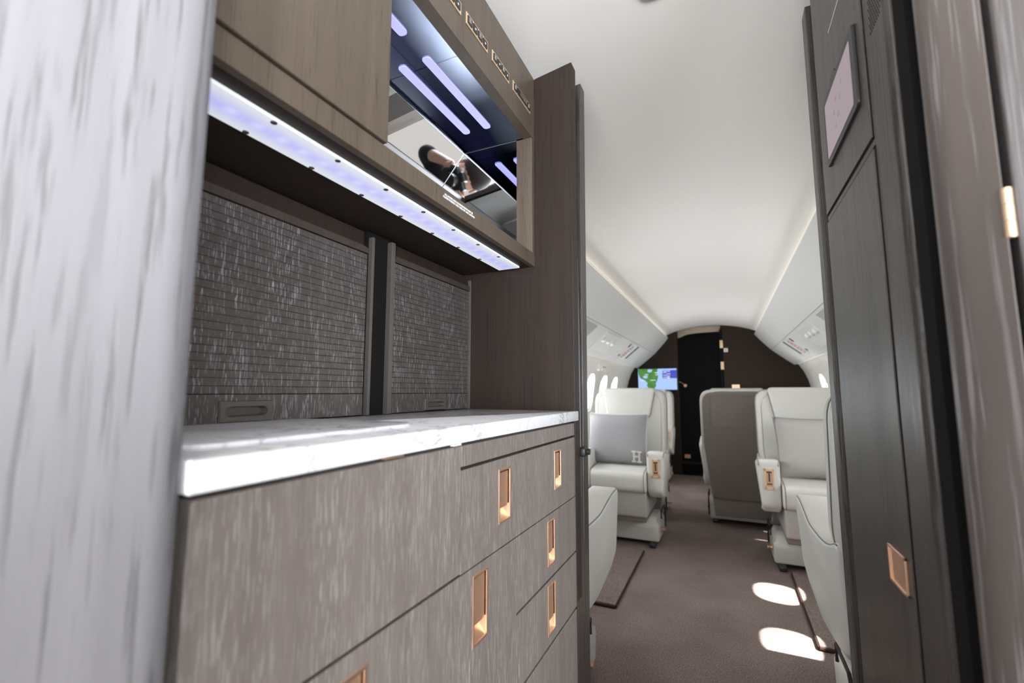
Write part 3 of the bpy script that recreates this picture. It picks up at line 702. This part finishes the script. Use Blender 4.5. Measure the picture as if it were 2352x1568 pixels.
def front(name, y0, y1, z0, z1, pl=None, label=None):
    """front panel; where a pull sits, the panel is four strips round the well"""
    bm = B(); a, b, c, d = y0+g, y1-g, z0+g, z1-g
    if pl is None: box(bm, FX-0.018, FX, a, b, c, d, r=0.0012)
    else:
        p0, p1, q0, q1 = pl
        ys, zs = (a, p0, p1, b), (c, q0, q1, d)
        for xx, flip in ((FX, False),):
            for i in range(3):
                for j in range(3):
                    if i == 1 and j == 1: continue
                    vs = [bm.verts.new((xx, yy, zz)) for yy, zz in ((ys[i], zs[j]), (ys[i+1], zs[j]), (ys[i+1], zs[j+1]), (ys[i], zs[j+1]))]; bm.faces.new(vs)
        # outer and inner edges
        for (ya, za, yb, zb) in ((a, c, b, c), (b, c, b, d), (b, d, a, d), (a, d, a, c), (p0, q0, p1, q0), (p1, q0, p1, q1), (p1, q1, p0, q1), (p0, q1, p0, q0)):
            bm.faces.new([bm.verts.new(p) for p in ((FX, ya, za), (FX, yb, zb), (FX-0.018, yb, zb), (FX-0.018, ya, za))])
        bmesh.ops.remove_doubles(bm, verts=bm.verts, dist=1e-5)
    o = obj(name, bm, 'oak_low', base)
    if pl: pull(*pl, o)
    return o
front('front_panel', 0.183, 0.513, 0.853, 1.012)
front('top_rail', 0.513, 0.9985, 0.983, 1.012)
front('drawer', 0.513, 0.763, 0.852, 0.981, (0.6195, 0.6605, 0.8865, 0.9655))
front('drawer', 0.763, 0.9985, 0.852, 0.981, (0.8630, 0.9020, 0.8900, 0.9650))
front('door', 0.183, 0.447, 0.420, 0.852, (0.3100, 0.3500, 0.7480, 0.8320))
front('door', 0.447, 0.683, 0.420, 0.852, (0.5450, 0.5860, 0.7510, 0.8400))
front('drawer', 0.683, 0.9985, 0.737, 0.852, (0.8230, 0.8610, 0.7590, 0.8400))
front('drawer', 0.683, 0.9985, 0.622, 0.735, (0.8220, 0.8620, 0.6390, 0.7260))
front('drawer', 0.683, 0.9985, 0.420, 0.618)
front('lower_panel', 0.183, 0.9985, 0.09, 0.418)
t = obj('latch_tab', bx(FX-0.004, FX+0.0015, 0.366, 0.395, 1.0125, 1.0145), 'brass', base, label='copper tab in the gap under the marble')
obj('latch_tab', bx(FX-0.004, FX+0.0015, 0.492, 0.510, 1.0125, 1.0150), 'white_plastic', base, label='white tab in the gap under the marble')

# worktop
wt = thing('marble_worktop', 'white marble worktop with grey veins along the galley', 'worktop', (-0.45, 0.59, 1.017))
out = rounded([(-0.300, 0.1765), (-0.300, 0.9985), (-0.62, 0.9985), (-0.62, 0.1765)], [0.001, 0.001, 0.001, 0.001], 4)
obj('slab', pr(out, 1.0165, 1.0377, axis='z', r=0.0018, seg=3), 'marble', wt, smooth=True)
cv = rounded([(-0.345, 0.20), (-0.345, 0.445), (-0.365, 0.482), (-0.560, 0.482), (-0.560, 0.20)], [0.03, 0.03, 0.02, 0.03, 0.03], 5)
obj('sink_cover', pr(cv, 1.0378, 1.0420, axis='z', r=0.0015, seg=3), 'marble', wt, smooth=True, label='raised marble lid over the sink')

# tambour doors
TX = -0.585
def tambour(label, y0, y1, ztop, zbot, hy0, hy1, hz0, hz1, rcorner):
    t = thing('tambour_door', label, 'shutter', (TX, (y0+y1)/2, 1.038), group='tambour shutters on the galley counter')
    bm = B(); n = 25; zs0, zs1 = zbot, ztop-0.010; p = (zs1-zs0)/n
    for k in range(n):                                          # slats with a thin shadow gap
        a, b = zs0+k*p+0.0002, zs0+(k+1)*p-0.0002
        box(bm, TX-0.007, TX, y0+0.001, y1-0.001, a, b, r=0.0007, seg=2)
    box(bm, TX-0.010, TX-0.0071, y0, y1, zs0, zs1)
    obj('slats', bm, 'oak_tambour', t)
    bm = B(); prism(bm, rounded([(y0+0.001, ztop-0.009), (y1-0.001, ztop-0.009), (y1-0.001, ztop+0.003), (y0+0.001, ztop+0.003)], [0.0, 0.0, rcorner, 0.0], 5), TX-0.010, TX+0.003, axis='x')
    obj('top_rail', bm, 'oak_header', t)
    # handle board with an elongated finger slot
    d0, d1 = 1.0395, zbot-0.0008; bm = B(); n = 24
    cy, cz = (hy0+hy1)/2, (hz0+hz1)/2; hw, hh = (hy1-hy0)*0.40, (hz1-hz0)*0.24
    slot = []
    for k in range(n):
        a = 2*PI*k/n; c_, s_ = math.cos(a), math.sin(a); slot.append((cy+math.copysign(hw-hh, c_)+hh*c_ if abs(c_) > 1e-6 else cy, cz+hh*s_))
    box(bm, TX-0.012, TX+0.0005, y0+0.001, hy0, d0, d1, r=0.0008); box(bm, TX-0.012, TX+0.0005, hy1, y1-0.001, d0, d1, r=0.0008); box(bm, TX-0.012, TX+0.0005, hy0, hy1, hz1, d1, r=0.0005)
    obj('bottom_board', bm, 'oak_tambour', t)
    bm = B(); per = [(hy1, cz), (hy1, hz0+(hz1-hz0)*0.75), (hy1, hz1)] + [(hy1+(hy0-hy1)*q/6, hz1) for q in range(1, 6)] + [(hy0, hz1), (hy0, hz0+(hz1-hz0)*0.75), (hy0, hz0+(hz1-hz0)*0.62), (hy0, cz+0.0001)]
    rect = per + [(a, 2*cz-b) for a, b in per[:0:-1]]
    ts = [(hy1-hy0)*0.5]
    slot = [(cy+math.copysign(hw-hh, a-cy)*min(1, abs(a-cy)/((hy1-hy0)*0.42))+hh*((a-cy)/((hy1-hy0)/2) if abs(a-cy) > (hy1-hy0)*0.42 else 0)*math.sqrt(max(0, 1-min(1, abs(b-cz)/(hz1-cz))**2)), cz+hh*max(-1, min(1, (b-cz)/(hz1-cz)))) for a, b in rect]
    n = len(rect)
    R = [[bm.verts.new((x, a, b)) for a, b in pts] for x, pts in ((TX+0.0006, rect), (TX+0.0035, [(cy+(a-cy)*0.965, cz+(b-cz)*0.93) for a, b in rect]), (TX+0.0030, slot), (TX-0.010, [(cy+(a-cy)*0.93, cz+(b-cz)*0.85) for a, b in slot]))]
    for i in range(3):
        for k in range(n): bm.faces.new((R[i][k], R[i][(k+1) % n], R[i+1][(k+1) % n], R[i+1][k]))
    bmesh.ops.remove_doubles(bm, verts=bm.verts, dist=1e-6)
    bmesh.ops.contextual_create(bm, geom=[v for v in bm.verts if abs(v.co.x-(TX-0.010)) < 1e-5]); obj('slot_handle', bm, 'taupe_plastic', t, smooth=True)

tambour('wide oak tambour shutter on the galley counter, nearest the entry panel', 0.190, 0.628, 1.342, 1.0775, 0.372, 0.448, 1.0405, 1.0685, 0.02)
tambour('narrower oak tambour shutter on the galley counter beside the partition', 0.703, 0.996, 1.346, 1.0775, 0.812, 0.893, 1.0410, 1.0655, 0.0)
post = thing('tambour_post', 'dark upright divider between the two tambour shutters', 'post', (TX, 0.665, 1.038))
obj('post_core', bx(TX-0.012, TX-0.004, 0.6295, 0.7020, 1.0385, 1.378), 'black', post)
obj('guide_rail', bx(TX-0.004, TX+0.006, 0.6330, 0.6395, 1.0385, 1.366, r=0.0008), 'taupe_plastic', post, label='thin left guide rail')
obj('guide_rail', bx(TX-0.004, TX+0.008, 0.6850, 0.6960, 1.0385, 1.372, r=0.0012), 'taupe_plastic', post, label='wider right guide rail')
obj('corner_strip', bx(TX-0.004, TX+0.005, 0.9962, 0.9990, 1.0385, 1.366, r=0.0004), 'taupe_plastic', post)
struct('wall_galley_back', bx(-0.80, TX-0.013, 0.176, 1.0, 0.0, 1.378), 'oak_dark')

# ------------------------------------------------------------------ upper cabinet
UX = -0.403
up = thing('galley_wall_cabinet', 'brown oak wall cabinet with a mirrored niche above the galley counter', 'cabinet', (UX, 0.59, 1.3815))
bm = B(); obj('underside', bx(-0.80, UX-0.0121, 0.180, 0.9985, 1.3815, 1.386), 'oak_dark', up); box(bm, UX-0.012, UX, 0.180, 0.9985, 1.3815, 1.4130, r=0.0008)  # darker oak on the underside stands in for shade below the cabinet
obj('bottom_rail', bm, 'oak_up', up)
obj('top_rail', bx(UX-0.024, UX, 0.180, 0.9985, 1.7065, 1.8690, r=0.0008), 'oak_up', up)
obj('cabinet_door', bx(UX-0.016, UX+0.004, 0.180, 0.4585, 1.4150, 1.866, r=0.0012), 'oak_up', up)
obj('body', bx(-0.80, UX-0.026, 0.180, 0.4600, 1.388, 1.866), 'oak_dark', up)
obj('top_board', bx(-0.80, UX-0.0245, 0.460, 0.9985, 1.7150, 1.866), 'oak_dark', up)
NY0, NY1, NZ = 0.4615, 0.984, 1.708
MX = -0.445
nich = obj('niche_lining', (lambda bm: (strip(bm, [[(x, y, z) for y in (NY0, NY1)] for x, z in ((-0.4275, NZ), (-0.596, NZ))]), bm)[1])(B()), 'mirror_dark', up, label='polished mirror lining')
bm = B(); strip(bm, [[(x, y, z) for y in (NY0, NY1)] for x, z in ((-0.597, 1.7073), (-0.690, 1.600), (-0.760, 1.520), (-0.760, 1.420))]); obj('niche_back', bm, 'mirror', up)
bm = B(); side_poly = [(MX, 1.420), (MX, NZ-0.0006), (-0.5965, NZ-0.0006), (-0.690, 1.600), (-0.760, 1.520), (-0.760, 1.420)]
prism(bm, side_poly, NY1, NY1+0.002, axis='y'); obj('niche_side', bm, 'mirror', up)
bm = B(); prism(bm, [(-0.43, 1.420)] + side_poly[2:][::-1][::-1] + [(-0.43, NZ-0.0006)] if False else [(-0.43, 1.420), (-0.43, 1.7074), (-0.5965, 1.7074), (-0.690, 1.600), (-0.760, 1.520), (-0.760, 1.420)], NY0-0.002, NY0, axis='y'); obj('niche_side', bm, 'mirror', up)
obj('niche_floor', bx(-0.760, UX-0.0125, NY0, NY1, 1.3865, 1.4190), 'steel', up)
obj('side_board', bx(MX-0.001, UX-0.001, 0.9845, 0.9985, 1.4135, 1.7064, r=0.0006), 'oak_up', up)
bm = B(); tube(bm, [(MX-0.15, NY1-0.0006, NZ-0.0012), (MX, NY1-0.0006, NZ-0.0012)], 0.0007, 5); tube(bm, [(-0.597, NY1-0.0006, 1.7065), (-0.690, NY1-0.0006, 1.5995)], 0.0007, 5); tube(bm, [(-0.597, NY0+0.004, 1.7062), (-0.597, NY1-0.001, 1.7062)], 0.0006, 5)
obj('seam_trim', bm, 'steel', up)
for x in (-0.484, -0.540):
    for (a, b) in ((0.470, 0.590), (0.650, 0.905)):
        obj('niche_lamp', pr(rounded([(x-0.009, a), (x+0.009, a), (x+0.009, b), (x-0.009, b)], 0.008), NZ-0.0025, NZ-0.0004, axis='z'), 'niche_led', up, label='lilac light bar in the mirrored niche')
# lettering on the bottom rail: read along +y, upright
RT = Matrix(((0, 0, 1), (1, 0, 0), (0, 1, 0)))
for i, (s_, y_) in enumerate((('ALL DOORS AND COMPARTMENTS MUST BE', 0.6030), ('CLOSED DURING TAXI, TAKE-OFF AND LANDING', 0.5985))):
    text('notice_text', s_, 0.0046, 'white_paint', up, RT, (0.0004, y_-0.59, (1.4035 if i == 0 else 1.3985)-1.3815-0.0015), offset=0.00012, label='white notice lettering')
# switch plates
def switch_plate(y0, y1, n, label):
    z0, z1 = 1.7575, 1.7815
    t = thing('switch_panel', label, 'switch panel', (UX, (y0+y1)/2, 1.77), group='brass-framed switch panels on the wall cabinet')
    obj('frame', bx(UX+0.0002, UX+0.0018, y0, y1, z0, z1, r=0.0006), 'brass_pale', t)
    w = (y1-y0-0.006)/sum(n); y = y0+0.003
    for k, f in enumerate(n):
        b = obj('button', pr(rounded([(y+0.0016, z0+0.0042), (y+w*f-0.0016, z0+0.0042), (y+w*f-0.0016, z1-0.0042), (y+0.0016, z1-0.0042)], 0.002, 3), UX+0.0018, UX+0.0032, axis='x'), 'rubber', t)
        bm = B()
        for r_ in range(3):
            yy = y+w*f*0.30
            for q in range(4 if f == 1 else 7): box(bm, UX+0.0032, UX+0.0034, yy+q*w*f*0.10, yy+q*w*f*0.10+0.0011, z0+0.0155-r_*0.0032, z0+0.0168-r_*0.0032)
        if f != 1 or k % 2 == 0: obj('legend', bm, 'white_paint', b)
        else:
            bm.free(); bm = B(); cyl(bm, (UX+0.0032, y+w*f/2, (z0+z1)/2), 0.0022, 0.0003, 'x', 10); obj('legend', bm, 'white_paint', b)
        y += w*f
switch_plate(0.560, 0.6450, (1, 1, 1, 1), 'brass-framed four-button switch panel cut by the top edge of the picture')
switch_plate(0.6625, 0.7475, (1, 1, 1, 1), 'brass-framed four-button switch panel second from the top edge')
switch_plate(0.7670, 0.8490, (1, 1, 1, 1), 'brass-framed four-button switch panel between another and the one with a display')
switch_plate(0.8690, 0.9700, (1, 3.0, 1), 'brass-framed switch panel with a wide dark display, nearest the partition')

# under-cabinet LED lamp
led = thing('under_cabinet_light', 'long frosted bluish-white LED light strip screwed under the wall cabinet', 'light', (-0.4625, 0.58, 1.3805))
obj('diffuser', bx(-0.490, -0.435, 0.182, 0.978, 1.3770, 1.3812, r=0.0006), 'led', led)
for x, ys in ((-0.4395, 0.319), (-0.4855, 0.318)):
    for k in range(8):
        bm = B(); cyl(bm, (x, ys+0.0925*k-0.0925, 1.3770), 0.0036, -0.0009, 'z', 12); cyl(bm, (x, ys+0.0925*k-0.0925, 1.3761), 0.0018, -0.0002, 'z', 8)
        obj('screw', bm, 'screw', led) if 'screw' in M else None
        if 'screw' not in M: bm.free()

# ------------------------------------------------------------------ partition at the end of the galley and sliding door in its pocket
bm = pr([(-1.24, 0.0), (-0.3115, 0.0), (-0.3055, 1.886), (-0.40, 1.871), (-0.80, 1.70), (-1.10, 1.38)], 1.0, 1.036, axis='y', r=0.0015)
struct('wall_partition', bm, 'oak_dark')
struct('trim_11', bx(-0.3112, -0.3095, 1.001, 1.035, 0.0, 1.872), 'oak_column')
sd = thing('sliding_door', 'dark oak edge of the sliding cabin door parked behind the galley partition', 'door', (-0.7, 1.09, 0.0))
obj('door_leaf', pr([(-1.10, 0.005), (-0.318, 0.005), (-0.3045, 1.878), (-0.40, 1.865), (-0.80, 1.69), (-1.02, 1.40)], 1.074, 1.113, axis='y', r=0.002), 'oak_column', sd)
obj('edge_channel', bx(-0.322, -0.314, 1.041, 1.073, 0.0, 1.41, r=0.002), 'oak_column', sd)
bm = B(); tube(bm, [(-0.3135, 1.056, 0.95), (-0.3135, 1.056, 1.405)], 0.003); obj('bolt_rod', bm, 'rubber', sd, smooth=True)
bm = B(); box(bm, -0.3135, -0.297, 1.039, 1.072, 0.931, 0.952, r=0.005, seg=3); cyl(bm, (-0.297, 1.055, 0.942), 0.007, 0.006, 'x'); obj('latch_knob', bm, 'rubber', sd, smooth=True)

# ------------------------------------------------------------------ entry panel, left foreground
ent = pr(rounded([(-1.20, 0.080), (-0.352, 0.080), (-0.3025, 0.162), (-0.3035, 0.174), (-1.20, 0.174)], [0.0, 0.010, 0.012, 0.004, 0.0], 8), 0.0, 1.93, axis='z')
struct('wall_entry', ent, 'oak_entry', smooth=True)

# ------------------------------------------------------------------ service column on the right
RX = 0.180
colm = thing('service_column', 'dark oak service column with touch screen housing on the right of the aisle', 'column', (0.25, 0.77, 0))
bm = pr(rounded([(RX+0.002, 0.952), (RX+0.002, 0.600), (RX+0.06, 0.590), (0.62, 0.590), (0.62, 0.952)], [0.004, 0.008, 0.0, 0.0, 0.0], 8), 0.0, 1.905, axis='z')
obj('column_body', bm, 'oak_column', colm, smooth=True)
def seam(bm, pts):
    for a, b in zip(pts, pts[1:]):
        box(bm, RX+0.0014, RX+0.0024, min(a[0], b[0])-0.0013, max(a[0], b[0])+0.0013, min(a[1], b[1])-0.0013, max(a[1], b[1])+0.0013)
obj('access_panel', bx(RX, RX+0.002, 0.6735, 0.9480, 1.3945, 1.90, r=0.0004), 'oak_column', colm)
dr = obj('column_door', bx(RX, RX+0.002, 0.6710, 0.9480, 0.03, 1.3785, r=0.0004), 'oak_column', colm)
bm = B(); seam(bm, [(0.6715, 1.90), (0.6715, 1.3925), (0.9480, 1.3925)]); seam(bm, [(0.9480, 1.3805), (0.6690, 1.3805), (0.6690, 0.03)]); obj('shadow_gap', bm, 'black', colm)
# rose gold flush latch in the door
bm = B(); y0, y1, z0, z1 = 0.6840, 0.7460, 0.8465, 0.8910
for a, b, c, d in ((y0, y1, z1-0.004, z1), (y0, y1, z0, z0+0.004), (y0, y0+0.004, z0, z1), (y1-0.004, y1, z0, z1)): box(bm, RX-0.0028, RX, a, b, c, d, r=0.0006)
lt = obj('flush_latch', bm, 'brass', dr)
bm = B(); box(bm, RX-0.0012, RX+0.0002, y0+0.004, y1-0.012, z0+0.004, z1-0.004); obj('paddle', bm, 'brass', lt)
bm = B(); box(bm, RX-0.0010, RX+0.0004, y1-0.012, y1-0.004, z0+0.004, z1-0.004); obj('latch_well', bm, 'brass_pale', lt)
# loudspeaker holes: one perforated pattern
bm = B()
for i in range(9):
    for j in range(16):
        y_, z_ = 0.6065+i*0.0050+(j % 2)*0.0026, 1.500+j*0.0052
        if z_ < 1.512+(0.64-y_)*0.0 + max(0, (0.615-y_))*1.4 : continue
        cyl(bm, (RX+0.0021, y_, z_), 0.0014, -0.0004, 'x', 6)
obj('speaker_holes', bm, 'black', colm)
sc = thing('touch_screen', 'black-framed lilac touch screen set in the dark column, top right', 'touch screen', (RX, 0.794, 1.51))
bz = rounded([(0.700, 1.4560), (0.891, 1.4560), (0.891, 1.5715), (0.838, 1.5715), (0.832, 1.5800), (0.806, 1.5800), (0.800, 1.5715), (0.700, 1.5715)], [0.010, 0.006, 0.010, 0.003, 0.004, 0.002, 0.003, 0.004], 5)
obj('bezel', pr(bz, RX-0.0040, RX-0.0002, axis='x', r=0.0006), 'rubber', sc)
ds = obj('display', pr(rounded([(0.7160, 1.4660), (0.8780, 1.4660), (0.8780, 1.5590), (0.7160, 1.5590)], 0.003, 3), RX-0.0046, RX-0.0041, axis='x'), 'screen_on', sc)
bm = B()
for (y_, z_, w_) in ((0.80, 1.528, 0.010), (0.815, 1.512, 0.008), (0.775, 1.515, 0.008), (0.79, 1.497, 0.010), (0.81, 1.488, 0.008), (0.765, 1.532, 0.006)):
    box(bm, RX-0.0050, RX-0.0046, y_, y_+w_, z_, z_+0.006)
obj('icons', bm, 'screen_mark', ds)
t = thing('white_strip', 'thin white line on the dark column above the touch screen', 'strip', (RX, 0.80, 1.66))
obj('lens', bx(RX-0.0008, RX-0.0001, 0.755, 0.835, 1.6600, 1.6615), 'white_plastic', t)  # flat white strip laid on the column face
# far jamb of the aisle doorway, behind a black gap
struct('trim_12', bx(RX+0.030, 0.62, 0.953, 1.004, 0.0, 1.86), 'black')
struct('trim_13', bx(RX+0.001, 0.62, 1.005, 1.042, 0.0, 1.850, r=0.002), 'oak_column')
# recess and rounded post nearer the camera
struct('wall_recess', bx(0.186, 0.62, 0.560, 0.5890, 0.0, 1.95), 'black')  # solid black block puts the dark of the gap into colour
pc = rounded([(0.1880, 0.5300), (0.1660, 0.492), (0.1990, 0.4570), (0.1990, 0.530)], [0.004, 0.040, 0.002, 0.0], 16)
post2 = thing('door_post', 'rounded brown oak door post at the right foreground, left of the brass hinge', 'door post', (0.19, 0.49, 0))
obj('post_face', pr(pc, 0.0, 1.95, axis='z'), 'oak_post', post2, smooth=True)
leaf = thing('entry_door_leaf', 'grey oak door leaf at the right edge of the picture, hinged on brass', 'door', (0.4, 0.46, 0))
obj('leaf', bx(0.2050, 0.70, 0.4580, 0.490, 0.0, 1.95, r=0.003, seg=3), 'oak_leaf', leaf)
struct('trim_14', bx(0.1985, 0.205, 0.4675, 0.528, 0.0, 1.95), 'black')
bm = B()
for k in range(3): cyl(bm, (0.2005, 0.4580, 1.1955+0.0128*k), 0.0033, 0.0122, 'z', 14)
hg = obj('hinge', bm, 'brass_pale', leaf, smooth=True)

struct('floor_apron', bx(1.35, 8.0, -6.0, 0.8, -1.45, -1.40), 'asphalt')
# cockpit end behind the camera, seen only in the mirrors
struct('wall_front', pr([(XC-1.0, 0.0), (XC+1.0, 0.0), (XC+1.1, 0.9), (XC+0.95, 1.42), (XC+0.5, 1.9), (XC-0.5, 1.9), (XC-0.95, 1.42), (XC-1.1, 0.9)], Y0-0.03, Y0, axis='y'), 'brownwall')

# ------------------------------------------------------------------ the photographer, kneeling behind the lens and seen only in the mirrored niche
M['cloth'] = fabric('dark_navy_cloth', (0.025, 0.028, 0.038)); M['hair'] = flat('dark_brown_hair', (0.03, 0.02, 0.015), 0.7)
def skinned(name, chains, mat, parent, sub=2):
    """chains: lists of (point, radius); a point may be shared between chains"""
    vs, idx, es, rad = [], {}, [], []
    for ch in chains:
        prev = None
        for p, r in ch:
            k = tuple(round(c, 4) for c in p)
            if k not in idx: idx[k] = len(vs); vs.append(p); rad.append(r)
            if prev is not None: es.append((prev, idx[k]))
            prev = idx[k]
    me = bpy.data.meshes.new(name); me.from_pydata(vs, es, []); me.materials.append(M[mat])
    o = bpy.data.objects.new(name, me); COL.objects.link(o); o.parent = parent
    md = o.modifiers.new('skin', 'SKIN'); md.use_smooth_shade = True
    for i, r in enumerate(rad):
        d = me.skin_vertices[0].data[i]; d.radius = (r, r); d.use_root = (i == 0)
    sb = o.modifiers.new('sub', 'SUBSURF'); sb.levels = sb.render_levels = sub
    return o
YAW = math.atan(489/math.hypot(1045, 116))
man = thing('person', 'person in dark clothes holding a camera to the eye, reflected in the mirrored niche', 'person', (0, 0, 0), YAW)
pel, chest, neck = (0, -0.42, 0.50), (0, -0.34, 0.84), (0.01, -0.285, 0.955)
head = [(neck, 0.055), ((0.015, -0.262, 1.01), 0.06), ((0.018, -0.250, 1.075), 0.083), ((0.018, -0.262, 1.14), 0.088), ((0.018, -0.262, 1.17), 0.062)]
def arm(s, el, wr): return [(chest, 0.13), ((s*0.11, -0.335, 0.885), 0.075), ((s*0.19, -0.33, 0.875), 0.058), (el, 0.043), (tuple(0.5*(a+b) for a, b in zip(el, wr)), 0.036), (wr, 0.027)]
def leg(s): return [(pel, 0.15), ((s*0.10, -0.40, 0.44), 0.10), ((s*0.12, -0.30, 0.25), 0.082), ((s*0.13, -0.22, 0.085), 0.062), ((s*0.13, -0.42, 0.060), 0.052), ((s*0.13, -0.62, 0.055), 0.04), ((s*0.13, -0.70, 0.04), 0.038)]
elR, wrR = (0.235, -0.26, 0.87), (0.128, -0.150, 1.030)
elL, wrL = (-0.225, -0.25, 0.87), (-0.125, -0.135, 1.030)
def fingers(s, wr):
    palm = (s*0.098, wr[1]+0.025, 1.068)
    out = [[(wr, 0.024), (palm, 0.027)]]
    for k, (dz, L) in enumerate(((0.045, 0.9), (0.028, 1.0), (0.010, 0.95), (-0.010, 0.78))):
        a = (palm[0]-s*0.000, palm[1]+0.018, palm[2]+dz*0.6)
        out.append([(palm, 0.027), (a, 0.0105), ((a[0]-s*0.004, a[1]+0.028*L, a[2]+dz*0.25), 0.0092), ((a[0]-s*0.022*L, a[1]+0.040*L, a[2]+dz*0.2), 0.0085), ((a[0]-s*0.040*L, a[1]+0.036*L, a[2]+dz*0.1), 0.0075)])
    out.append([(palm, 0.027), ((palm[0]-s*0.008, palm[1]-0.018, palm[2]+0.018), 0.0125), ((palm[0]-s*0.026, palm[1]-0.020, palm[2]+0.022), 0.0105), ((palm[0]-s*0.044, palm[1]-0.014, palm[2]+0.018), 0.009)])
    return out
chains = [[(pel, 0.15), ((0, -0.39, 0.66), 0.125), (chest, 0.13), (neck, 0.055)], head, arm(1, elR, wrR), arm(-1, elL, wrL), leg(1), leg(-1)] + fingers(1, wrR) + fingers(-1, wrL)
body = skinned('body', chains, 'skin', man)
def thick(ch, d, cut=None): return [(p, r+d) for p, r in (ch[:cut] if cut else ch)]
skinned('jumper', [thick([(pel, 0.15), ((0, -0.39, 0.66), 0.125), (chest, 0.13), ((0.005, -0.305, 0.925), 0.06)], 0.012), thick(arm(1, elR, wrR), 0.012, 5), thick(arm(-1, elL, wrL), 0.012, 5)], 'cloth', man)
skinned('trousers', [thick(leg(1), 0.010, 6), thick(leg(-1), 0.010, 6)], 'cloth', man)
hb = B(); bmesh.ops.create_uvsphere(hb, u_segments=20, v_segments=14, radius=0.098)
for v in hb.verts:
    v.co.z = max(v.co.z, -0.035) * 0.98; v.co += Vector((0.018, -0.278, 1.145))
obj('hair', hb, 'hair', man, smooth=True, local=True)
for sx in (-1, 1):
    eb = B(); bmesh.ops.create_uvsphere(eb, u_segments=10, v_segments=8, radius=0.012); bmesh.ops.translate(eb, verts=eb.verts, vec=(0.018+sx*0.031, -0.180, 1.108)); obj('eye', eb, 'white_plastic', man, smooth=True, local=True)
    eb = B(); bmesh.ops.create_uvsphere(eb, u_segments=10, v_segments=8, radius=0.026); bmesh.ops.scale(eb, verts=eb.verts, vec=(0.35, 0.7, 1.1)); bmesh.ops.translate(eb, verts=eb.verts, vec=(0.018+sx*0.088, -0.258, 1.095)); obj('ear', eb, 'skin', man, smooth=True, local=True)
nb = B(); prism(nb, [(0.012, 1.045), (0.024, 1.045), (0.020, 1.10), (0.016, 1.10)], -0.176, -0.150, axis='y', r=0.003)
obj('nose', nb, 'skin', man, local=True); obj('mouth', box(B(), -0.006, 0.042, -0.176, -0.166, 1.022, 1.030, r=0.003), 'pictred', man, local=True)
cm = thing('camera', 'black stills camera with wide lens held by the reflected person', 'camera', (0, 0, 1.08), YAW)
bm = B(); box(bm, -0.070, 0.070, -0.128, -0.082, -0.048, 0.042, r=0.008, seg=3); obj('camera_body', bm, 'rubber', cm, local=True, smooth=True)
obj('grip', box(B(), 0.048, 0.078, -0.120, -0.062, -0.045, 0.038, r=0.010, seg=3), 'rubber', cm, local=True, smooth=True)
obj('viewfinder_hump', box(B(), -0.028, 0.028, -0.132, -0.078, 0.040, 0.066, r=0.010, seg=3), 'rubber', cm, local=True, smooth=True)
bm = B(); cyl(bm, (0, -0.083, 0), 0.036, 0.045, 'y', 28); cyl(bm, (0, -0.038, 0), 0.041, 0.030, 'y', 28); obj('lens', bm, 'rubber', cm, local=True, smooth=True)
